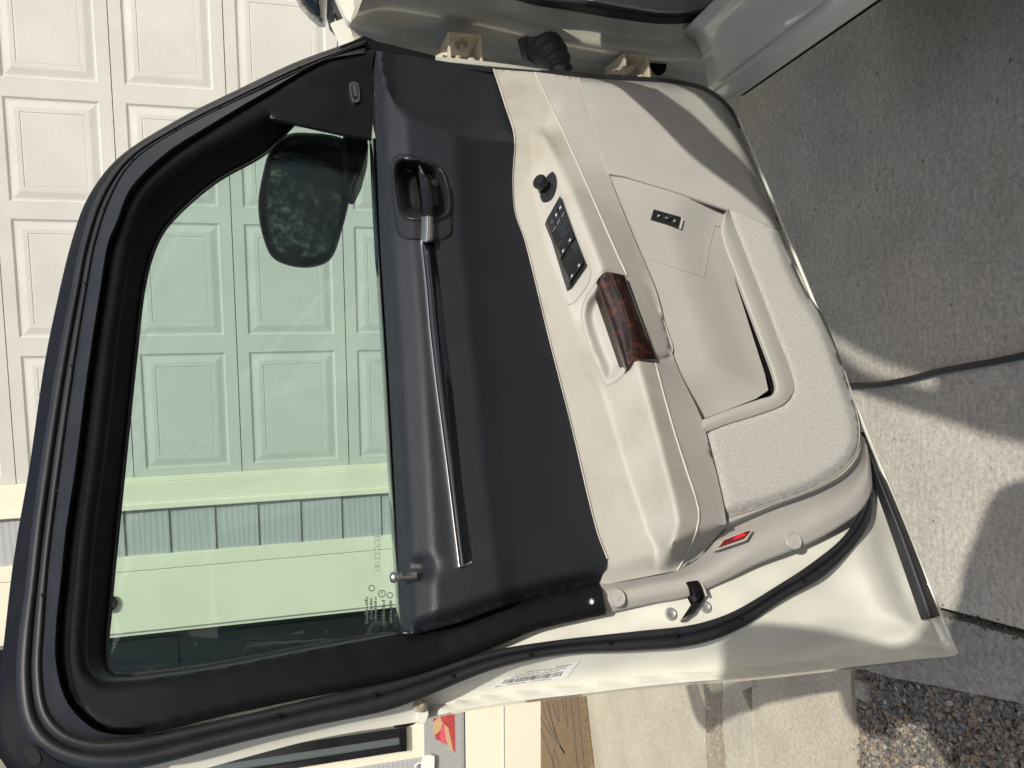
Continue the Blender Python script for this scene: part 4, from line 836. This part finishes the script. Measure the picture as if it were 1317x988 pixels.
# ---- latch
lt = [(885, 748), (897, 746.5), (902, 754.5), (907, 766), (903, 774), (890, 791), (879, 799), (875, 799), (889, 778), (889, 762)]
prism('latch_slot', lt, .012, [max(.0, float(q)) for q in np.maximum(shell_c(np.array(lt, float)) + .0015, [.070, .0685, .066, .060, 0, 0, 0, 0, 0, .062])], 'dark', door, bev=0)
tube('latch_trim', [D(x, y, .062) for x, y in [(885, 747.5), (898, 745.5), (905, 756), (908.5, 767)]], .0015, 'lightseam', door, seg=6)
prism('latch_fork', [(890, 752), (898, 751), (902, 766), (897, 773), (893, 766)], .012, .066, 'black', door)
tube('latch_plate', [D(x, y, float(shell_c(np.array([[x, y]]))[0]) + .004) for x, y in [(905, 771), (893, 789), (881, 797.5), (875, 799)]], [.0018, .0022, .0026, .0014], 'steel', door, seg=6)
for x, y in ((863, 790), (907.5, 781)):
    a, c, b = D(x, y, float(shell_c(np.array([[x, y]], float))[0])); lathe('latch_screw', (a, c, b), (0, 1, 0), [(.0085, 0), (.0080, .0012), (.0058, .0018), (.0045, .0012), (.003, .0004)], 'zinc', door, seg=14)
# ---- rocker seal along the bottom edge
loft('rocker_seal', [c3([(1107, 556), (1122, 610), (1150, 690), (1187, 796)], .016), c3([(1110, 556), (1130, 612), (1164, 693), (1200, 795)], .028), c3([(1112, 556), (1138, 613), (1172, 695), (1209, 792)], .012)], 'seal', door, nu=50, nv=5, solid=.004, sharp=70)
region('drip_clip', [(1126, 582), (1124, 586), (1129, 590), (1131, 586)], .012, 'paint', door, step=3, solid=.003)
a, c, b = D(963, 186, .012); lathe('drain_plug', (a, c, b), (0, 1, 0), [(.008, 0), (.008, .006), (.004, .010)], 'label', door, seg=12)
tube('hem_flange', [D(x, y, c_) for x, y, c_ in [(950, 152, .066), (990, 249.5, .074), (1025, 335, .076), (1060, 420.5, .076), (1090, 495, .074), (1110, 545, .060), (1125, 582, .030), (1140, 619, .010), (1205, 779, .008), (1222, 820, .008)]], .0030, 'paint', door, seg=8)
# ---- inspection label with bar code
lb = region('barcode_label', [(631, 885), (641, 872), (700, 860), (746, 849.5), (729, 871), (680, 878)], lambda v: shell_c(v) + .0012, 'label', door, step=6, solid=.0005)
def lbp(s, t): return (np.array([646, 880]) * (1 - s) + np.array([722, 869.5]) * s) * (1 - t) + (np.array([651, 872]) * (1 - s) + np.array([727, 861]) * s) * t
def lq(name, s0, s1, t0, t1): P = [lbp(s0, t0), lbp(s1, t0), lbp(s1, t1), lbp(s0, t1)]; cc = shell_c(np.array(P)) + .0016; mesh(name, [D(p[0], p[1], c_) for p, c_ in zip(P, cc)], [(0, 1, 2, 3)], 'ink', lb, smooth=False, face_n=NF)
s = 0.0
while s < .97:
    wd = random.choice((.008, .008, .014, .02)); lq('barcode_bar', s, s + wd, 0, .72); s += wd + random.choice((.010, .012, .02))
for t0, a_, b_ in ((-.35, -.1, .0), (-.28, .1, .4), (-.28, .5, .85), (.88, .08, .9), (1.15, .15, .55), (1.15, .62, 1.0), (1.42, .3, 1.02), (1.62, .8, 1.08)):
    s = a_
    while s < b_: wd = random.uniform(.015, .05); lq('label_print', s, min(b_, s + wd), t0, t0 + .10); s += wd + .012

# ---- exterior mirror, seen through the glass: its face is turned back along the drive
MM = np.array([-.29, -.957, .02]); MM /= np.linalg.norm(MM)
_a, _c, _b = D(395, 258, -.14); M0 = DO + DT * _a + DN * _c + np.array([0, 0, _b])
def DMr(px, py, d=0.0, f=1.0, d2=None):
    r = ray(px, py); s_ = ((M0 - CAM) @ MM) / (r @ MM); p = CAM + s_ * r; p = M0 + (p - M0) * f + MM * (d if d2 is None else d2)
    q = p - DO; return (q @ DT, q @ DN, p[2])
def DMc(px, py, d):
    r = ray(px, py); s_ = ((M0 - CAM) @ MM + d) / (r @ MM); p = CAM + s_ * r; q = p - DO; return (q @ DT, q @ DN, p[2])
FM = (MM @ DT, MM @ DN, MM[2])
hs_o = crom([(370, 173), (349, 190), (337, 228), (332, 266), (338, 304), (350, 331), (372, 342), (402, 344), (425, 334), (440, 296), (453, 242), (462, 200), (440, 178), (399, 171)], 5, True)
prof_m = [(.84, .0), (.90, .002), (.96, .008), (1.0, .0), (1.0, -.03), (.93, -.075), (.72, -.11), (.35, -.125), (.02, -.128)]
V = [DMr(x, y, d_, f_) for f_, d_ in prof_m for x, y in hs_o]
nh = len(hs_o); Fh = [(i * nh + j, i * nh + (j + 1) % nh, (i + 1) * nh + (j + 1) % nh, (i + 1) * nh + j) for i in range(len(prof_m) - 1) for j in range(nh)]
sm_ = mesh('mirror_housing', V, Fh, 'black', door, sharp=60)
mg = crom([(355, 203), (347, 228), (345, 266), (349, 300), (359, 323), (383, 331), (406, 330), (425, 319), (435, 289), (437, 235), (429, 220), (399, 207), (368, 200)], 4, True)
region('mirror_bezel', mg + (mg - mg.mean(0)) * .08, .0015, 'gloss', sm_, step=10, solid=.01, conv=DMc, face_n=FM)
region('mirror_glass', mg, .004, 'mirrorglass', sm_, step=14, solid=.002, conv=DMc, face_n=FM)
prism('mirror_arm', [(440, 172), (472, 168), (474, 186), (466, 216), (456, 236), (446, 232)], .06, -.04, 'black', sm_, bev=.006)
# ================================================================== THE CAR THE DOOR BELONGS TO
car = empty('parked_car', (.585, 1.39, 0)); tag(car, 'white car body with hinge pillar and sill beside the open door', 'car')
CO = np.array([.585, 1.39, 0])
def wc(p): return tuple(np.array(p, float) - CO)
def JY(px, py, y): return wc(YP(px, py, y))
# hinge pillar: lofted pressed panel
J = [([(462, 70), (520, 92), (700, 112), (860, 122), (938, 140)], 1.63), ([(452, 40), (520, 70), (640, 85), (760, 96), (870, 104), (942, 128)], 1.63),
     ([(450, 30), (500, 36), (560, 44), (640, 60), (760, 78), (870, 90), (940, 106)], 1.60), ([(458, 20), (500, 12), (560, 20), (640, 36), (700, 52), (770, 66), (850, 78), (905, 78), (942, 96)], 1.475),
     ([(470, -8), (560, -4), (640, 12), (700, 28), (790, 44), (860, 52), (910, 48), (960, 60)], 1.455), ([(500, -40), (600, -30), (674, -2), (720, 8), (788, 22), (854, 30), (890, 28), (935, 14), (990, 10)], 1.43), ([(560, -70), (640, -50), (715, -6), (794, 4), (854, 14), (883, 13), (911, 5), (960, -20)], 1.42)]
loft('hinge_pillar', [[(x, y, d) for x, y in c] for c, d in J], 'jamb', car, nu=80, nv=5, conv=JY, solid=.004, sharp=70, face_n=(0, -1, 0))
so_ = [(560, -48), (674, -1), (731, 9), (788, 19), (854, 27.5), (890, 25.5), (929, 13), (952, -1), (990, -40)]
loft('aperture_seal', [[(x, y, 1.425) for x, y in [(560, -42), (674, 2), (731, 12), (788, 22), (854, 30), (892, 27.5), (931, 15), (955, 0), (995, -40)]], [(x, y, 1.405) for x, y in [(575, -50), (694, -2), (742, 4), (791, 13), (854, 22), (887, 20), (920, 10), (941, -2), (980, -44)]], [(x, y, 1.42) for x, y in [(590, -58), (715, -4), (754, 0), (794, 8), (854, 17), (883, 16), (911, 8), (929, -3), (965, -48)]]], 'seal', car, nu=60, nv=5, conv=JY, solid=.004, sharp=80, face_n=(0, -1, 0))
region('kick_trim', [(600, -60), (715, -3), (794, 10), (854, 19), (885, 18), (915, 8), (935, -8), (960, -60)], 1.435, 'lightgrey', car, step=20, conv=JY, solid=.003, face_n=(0, -1, 0))
# sill and rocker: long pressing running back along the car
prof = [(.78, .30), (.66, .355), (.596, .373), (.586, .376), (.585, .380), (.590, .388), (.606, .392), (.614, .398), (.622, .3975), (.6245, .391), (.630, .391), (.633, .399), (.65, .402), (.68, .406), (.71, .412), (.735, .43), (.75, .46)]
ys = [1.45, 1.40, 1.36, 1.30, 1.1, .8, .4, 0, -.6, -1.2, -1.9]
V = []
for y in ys:
    for x, z in prof: V.append(wc((x, y, z)))
mesh('sill', V, grid_faces(len(ys), len(prof)), 'paint', car, solid=.003, sharp=35, face_n=(-1, 0, .6))
box('floor_pan', wc((.64, -2.2, .28)), wc((2.3, 1.5, .36)), 'dark', car, .01)
loft('corner_sealant', [[(930, 88, 1.40), (938, 100, 1.38), (946, 118, 1.37)], [(936, 84, 1.385), (946, 98, 1.37), (952, 112, 1.36)]], 'rust', car, nu=10, nv=3, conv=JY, solid=.004, face_n=(0, -1, 0))
# hinges
def hinge(px, py, s, name='door_hinge'):
    o_ = np.array(YP(px, py, 1.45)) - CO
    h = bpy.data.objects.new(name, None); link(h, car); h.location = o_
    for dz in (-.032 * s, .032 * s):
        V = [(-.030, -.01, dz - .003), (.030, -.005, dz - .003), (.040, .10, dz - .003), (-.028, .10, dz - .003), (-.036, .03, dz - .003)]; V2 = [(x, y, z + .006) for x, y, z in V]
        mesh('bracket_ear', V + V2, [(4, 3, 2, 1, 0), (5, 6, 7, 8, 9)] + [(i, (i + 1) % 5, 5 + (i + 1) % 5, 5 + i) for i in range(5)], 'rust', h, smooth=False, bev=.002)
    box('bracket_plate', (.026, .0, -.031 * s), (.034, .16, .031 * s), 'rust', h, .003)
    tube('hinge_pin', [(-.016, .012, -.046 * s), (-.016, .012, .044 * s)], .0065, 'steel', h, seg=12)
    lathe('bolt', (.026, .035, 0.0), (-1, -.3, 0), [(.014, 0), (.014, .004), (.009, .005), (.0085, .013)], 'rust', h, seg=10)
    for dz in (-.016 * s, .014 * s): tube('hinge_leaf', [(-.016, .012, dz), (-.04, .0, dz), (-.075, -.02, dz)], [.011, .010, .013], 'rust', h, seg=8)
    lathe('side_stud', (-.01, .03, .034 * s), (-.25, -.1, 1), [(.020, 0), (.012, .014), (.009, .03), (.011, .034), (.004, .042)], 'rust', h, seg=10)
    return h
hinge(598, 64, 1.0); hinge(818, 88, .85)
lathe('grommet', wc(YP(846, 84, 1.535)), (0, -1, 0), [(.020, 0), (.020, .004), (.013, .006)], 'dark', car, seg=16, sx=1.2)
# rubber wiring boot
b0_, b1_ = np.array(YP(696, 58, 1.50)) - CO, np.array(YP(722, 100, 1.44)) - CO
pth = [b0_ * (1 - t) + b1_ * t + np.array([0, -.02 * math.sin(math.pi * t), 0]) for t in np.linspace(0, 1, 61)]
tube('wiring_boot', pth, [(.036 - .014 * i / 60) * (1 + .13 * math.sin(i / 60 * 2 * math.pi * 5)) for i in range(61)], 'boot', car, seg=20)
tube('boot_flange', [b0_ + np.array([.010, .014, 0]), b0_ + np.array([-.008, -.014, 0])], [.048, .043], 'boot', car, seg=8)
# cowl, fender top and black cowl cover ahead of the pillar
def XP(px, py, x): r = ray(px, py); p = CAM + r * x / r[0]; return wc(p)
region('fender', [(452, -30), (456, 10), (452, 24), (457, 28), (462, 26), (468, 60), (505, 95), (700, 120), (900, 140), (900, 95), (560, 60), (500, 30), (500, -40)], lambda v: 1.67 + .0 * v[:, 0], 'jamb', car, step=12, conv=JY, solid=.01, face_n=(0, -1, 0))
region('fender_side', [(425, 30), (432, 45), (440, 70), (470, 90), (478, 55), (460, 26), (452, 20)], 1.80, 'paint', car, step=8, conv=JY, solid=.01, face_n=(0, -1, 0))
lathe_pts = [(372, -40), (378, -8), (386, 8), (398, 22), (410, 32), (418, 33), (421, 24), (424, 0), (428, -40)]
def dome(v):
    P = np.array(lathe_pts); d = pdist(P, v); return 1.95 - .09 * np.sqrt(np.clip(d / 26, 0, 1))
region('cowl_cover', lathe_pts, dome, 'gloss', car, step=4, conv=JY, solid=.01, face_n=(0, -1, 0), sharp=70)
region('cowl_bracket', [(421, -10), (420, 20), (424, 36), (432, 45), (440, 41), (446, 32), (438, 10), (428, -15)], lambda v: 1.88 - .03 * np.clip(pdist(np.array([(421, -10), (420, 20), (424, 36), (432, 45), (440, 41), (446, 32), (438, 10), (428, -15)]), v) / 8, 0, 1), 'switch', car, step=4, conv=JY, solid=.01, face_n=(0, -1, 0))
region('cowl_panel', crom([(424, -40), (430, -12), (440, 12), (447, 26), (452, 29), (457, 26), (457, 0), (456, -40)], 3, True), 1.70, 'paint', car, step=6, conv=JY, solid=.03, face_n=(0, -1, 0))
# roof, screen pillars and rear body (outside the picture; they shade the drive and the door)
top = [(.70, 1.28, .88), (.72, .98, 1.02), (.72, .76, 1.12), (.72, .55, 1.23), (.72, .37, 1.30), (.72, .21, 1.38), (.72, .12, 1.42), (.72, -.23, 1.53), (.73, -.50, 1.62), (.74, -1.0, 1.68), (.75, -1.9, 1.68), (.78, -2.9, 1.60)]
wid = [.02, .055, .08, .085, .06, .05, .05, .07, .09, .09, .09, .09]
def pillar(flip):
    P = crom(top, 6); Wd = np.interp(np.linspace(0, 1, len(P)), np.linspace(0, 1, len(wid)), wid); V = []
    for p, w_ in zip(P, Wd):
        for dx, dz in ((0, 0), (-.008, -w_ * .5), (0, -w_), (.012, -w_), (.012, 0)):
            x = p[0] + dx; V.append(wc((2.9 - x if flip else x, p[1], p[2] + dz)))
    n = 5; Fc = [(i * n + j, i * n + (j + 1) % n, (i + 1) * n + (j + 1) % n, (i + 1) * n + j) for i in range(len(P) - 1) for j in range(n)]
    return mesh('roof_pillar', V, Fc, 'paint', car, sharp=40)
pillar(False); pillar(True)
RP = crom(top[7:], 6); V = []
for p in RP:
    for t_ in np.linspace(0, 1, 7): V.append(wc((p[0] + (2.9 - 2 * p[0]) * t_, p[1], p[2] + .05 * math.sin(math.pi * t_))))
mesh('roof', V, grid_faces(len(RP), 7), 'paint', car, solid=.02, face_n=(0, 0, 1))
WP = crom(top[:8], 6); V = []
for p in WP:
    for t_ in np.linspace(.03, .97, 7): V.append(wc((p[0] + (2.9 - 2 * p[0]) * t_, p[1] + .10 * math.sin(math.pi * t_), p[2] - .005 + .05 * math.sin(math.pi * t_))))
mesh('windscreen', V, grid_faces(len(WP), 7), 'clearglass', car, solid=.004, face_n=(0, 0, 1))
SH = crom([(.84, 1.00, .96), (.84, .69, 1.12), (.84, .51, 1.225), (.84, .29, 1.35), (.84, .04, 1.475), (.84, -.13, 1.545), (.80, -.36, 1.555)], 5); V = []
for p in SH:
    for t_ in np.linspace(0, 1, 7): V.append(wc((p[0] + (2.9 - 2 * p[0]) * t_, p[1] + .10 * math.sin(math.pi * t_), p[2] + .04 * math.sin(math.pi * t_))))
mesh('added_sun_blocker', V, grid_faces(len(SH), 7), 'lightgrey', car, solid=.004, face_n=(0, 0, 1))  # unseen panel, added; its edge trims the sun patches on door and drive
V = []
for y, zt in ((-.34, 1.55), (-.54, 1.60)): 
    for x, z in ((.62, .40), (.62, 1.08), (.72, zt)): V.append(wc((x, y, z)))
mesh('door_pillar', V, [(0, 1, 4, 3), (1, 2, 5, 4)], 'paint', car, smooth=False, solid=.08, off=1, face_n=(1, 0, 0))
V = [wc(p) for p in ((.585, -.50, .36), (.585, -.50, .8), (.62, -.50, 1.08), (.585, -2.9, .36), (.585, -2.9, .8), (.62, -2.9, 1.14))]
mesh('body_side', V, [(0, 1, 4, 3), (1, 2, 5, 4)], 'paint', car, solid=.05, off=-1, face_n=(-1, 0, 0))
mesh('side_glass', [wc(p) for p in ((.63, -.55, 1.08), (.73, -.55, 1.58), (.75, -2.8, 1.54), (.63, -2.8, 1.12))], [(0, 1, 2, 3)], 'frontdoor', car, smooth=False, solid=.006)
V = [wc(p) for p in ((.86, 1.42, .50), (.86, 1.15, .96), (2.2, 1.15, .98), (2.2, 1.42, .5), (.86, 1.02, .84), (2.2, 1.02, .84), (.86, 1.05, .5), (2.2, 1.05, .5))]
mesh('dashboard', V, [(0, 1, 2, 3), (1, 4, 5, 2), (4, 6, 7, 5), (0, 6, 4, 1)], 'dark', car, smooth=False)
V = [wc(p) for p in ((.66, 1.72, 1.00), (2.25, 1.72, 1.02), (2.2, 2.60, .92), (.74, 2.60, .90), (.64, 1.72, .40), (.68, 2.6, .40), (2.2, 2.6, .40), (2.25, 1.72, .40))]
mesh('hood', V, [(0, 3, 2, 1), (0, 4, 5, 3), (3, 5, 6, 2), (1, 2, 6, 7), (0, 1, 7, 4)], 'paint', car, smooth=False, bev=.04)
mesh('added_jamb_blocker', [wc(p) for p in ((.80, 1.16, .85), (.80, 1.47, .85), (.80, 1.47, 1.34), (.80, 1.16, 1.10))], [(0, 1, 2, 3)], 'jamb', car, smooth=False, solid=.02)  # unseen slab added to keep the sun off the hinge jamb
def seat(x0):
    st_ = bpy.data.objects.new('car_seat', None); link(st_, car); st_.location = wc((x0, 0, .36))
    box('cushion', (0, -.15, 0), (.50, .42, .20), 'lightgrey', st_, .05)
    V = [(0, -.18, .15), (.5, -.18, .15), (.5, -.42, .78), (0, -.42, .78), (0, -.30, .15), (.5, -.30, .15), (.5, -.52, .78), (0, -.52, .78)]
    mesh('backrest', V, [(0, 1, 2, 3), (7, 6, 5, 4), (0, 4, 5, 1), (1, 5, 6, 2), (2, 6, 7, 3), (3, 7, 4, 0)], 'lightgrey', st_, smooth=False, bev=.05)
    box('headrest', (.12, -.54, .80), (.38, -.43, .96), 'lightgrey', st_, .04)
seat(.78); seat(1.55)

# ================================================================== behind the camera: photographer and trees (seen in mirrors and as shadow)
pe = empty('person', (.12, -.40, 0)); tag(pe, 'person in dark clothes holding up a phone, standing behind the viewpoint', 'person')
J_ = {'pel': (.04, .0, .95), 'spi': (.03, .06, 1.12), 'che': (.0, .17, 1.32), 'nec': (-.03, .30, 1.46), 'hd0': (-.05, .37, 1.53), 'hd1': (-.06, .41, 1.63),
      'sl': (-.19, .20, 1.38), 'el': (-.27, .26, 1.13), 'hl': (-.205, .365, 1.245), 'sr': (.19, .20, 1.38), 'er': (.31, .30, 1.20), 'hr': (-.035, .365, 1.245),
      'kl': (-.09, .05, .48), 'fl': (-.11, -.05, .07), 'tl': (-.12, .10, .045), 'kr': (.13, .05, .48), 'fr': (.14, -.05, .07), 'tr': (.15, .10, .045), 'll': (-.06, .0, .90), 'lr': (.13, .0, .90)}
E_ = [('pel', 'spi'), ('spi', 'che'), ('che', 'nec'), ('nec', 'hd0'), ('hd0', 'hd1'), ('che', 'sl'), ('sl', 'el'), ('el', 'hl'), ('che', 'sr'), ('sr', 'er'), ('er', 'hr'), ('pel', 'll'), ('ll', 'kl'), ('kl', 'fl'), ('fl', 'tl'), ('pel', 'lr'), ('lr', 'kr'), ('kr', 'fr'), ('fr', 'tr')]
Rr = {'pel': .15, 'spi': .14, 'che': .15, 'nec': .06, 'hd0': .09, 'hd1': .10, 'sl': .075, 'el': .052, 'hl': .04, 'sr': .075, 'er': .052, 'hr': .04, 'kl': .065, 'fl': .05, 'tl': .04, 'kr': .065, 'fr': .05, 'tr': .04, 'll': .09, 'lr': .09}
ks = list(J_); me = bpy.data.meshes.new('body'); me.from_pydata([J_[k] for k in ks], [(ks.index(a), ks.index(b)) for a, b in E_], [])
bo = bpy.data.objects.new('body', me); link(bo, pe); me.materials.append(M['cloth'])
sk = bo.modifiers.new('skin', 'SKIN'); sv = me.skin_vertices[0].data
for i, k in enumerate(ks): sv[i].radius = (Rr[k], Rr[k]); sv[i].use_root = (k == 'pel')
ss = bo.modifiers.new('sub', 'SUBSURF'); ss.levels = 2; ss.render_levels = 2
ph = box('phone', (-.075, -.022, 1.215), (.075, -.013, 1.285), 'phone', None, .004); tag(ph, 'dark phone held in the hands of the person behind the viewpoint', 'phone')

def tree(x, y, h, seed, label):
    r = np.random.default_rng(seed); t = empty('tree', (x, y, -.07)); tag(t, label, 'tree', 'trees behind the viewpoint')
    P = [(0, 0, 0), (.05, .03, h * .3), (-.04, .05, h * .6), (.02, 0, h * .92)]; tube('trunk', P, [.16, .12, .07, .02], 'bark', t, seg=10)
    br = mesh
    V = []; Fc = []
    cl_ = [(r.normal(0, h * .17), r.normal(0, h * .17), r.uniform(h * .22, h)) for _ in range(70)]
    for cx_, cy_, cz_ in cl_:
        for _ in range(70):
            p = np.array([cx_, cy_, cz_]) + r.normal(0, h * .055, 3); d = r.normal(0, 1, 3); d /= np.linalg.norm(d); e = np.cross(d, r.normal(0, 1, 3)); e /= np.linalg.norm(e); s = r.uniform(.05, .11)
            b = len(V); V += [p - d * s, p + e * s * .5, p + d * s, p - e * s * .5]; Fc.append((b, b + 1, b + 2, b + 3))
    mesh('crown', V, Fc, 'foliage', t, smooth=False)
    for i in range(6):
        a = r.uniform(0, 6.28); z = h * r.uniform(.3, .7); tube('limb', [(0, 0, z), (math.cos(a) * h * .1, math.sin(a) * h * .1, z + h * .08), (math.cos(a) * h * .22, math.sin(a) * h * .22, z + h * .2)], [.05, .035, .01], 'bark', t, seg=6)
for i, (x, y, h) in enumerate([(-7, -13, 4.6), (-4.2, -14, 5.0), (-1.4, -13.5, 4.8), (1.4, -14.5, 5.2), (4.4, -14, 5.0), (7.5, -14.5, 5.2)]):
    tree(x, y, h, 40 + i, ['leftmost leafy tree across the drive, behind the viewpoint', 'second leafy tree from the left, behind the viewpoint', 'third leafy tree from the left, behind the viewpoint', 'fourth leafy tree from the left, behind the viewpoint', 'fifth leafy tree from the left, behind the viewpoint', 'rightmost leafy tree across the drive, behind the viewpoint'][i])
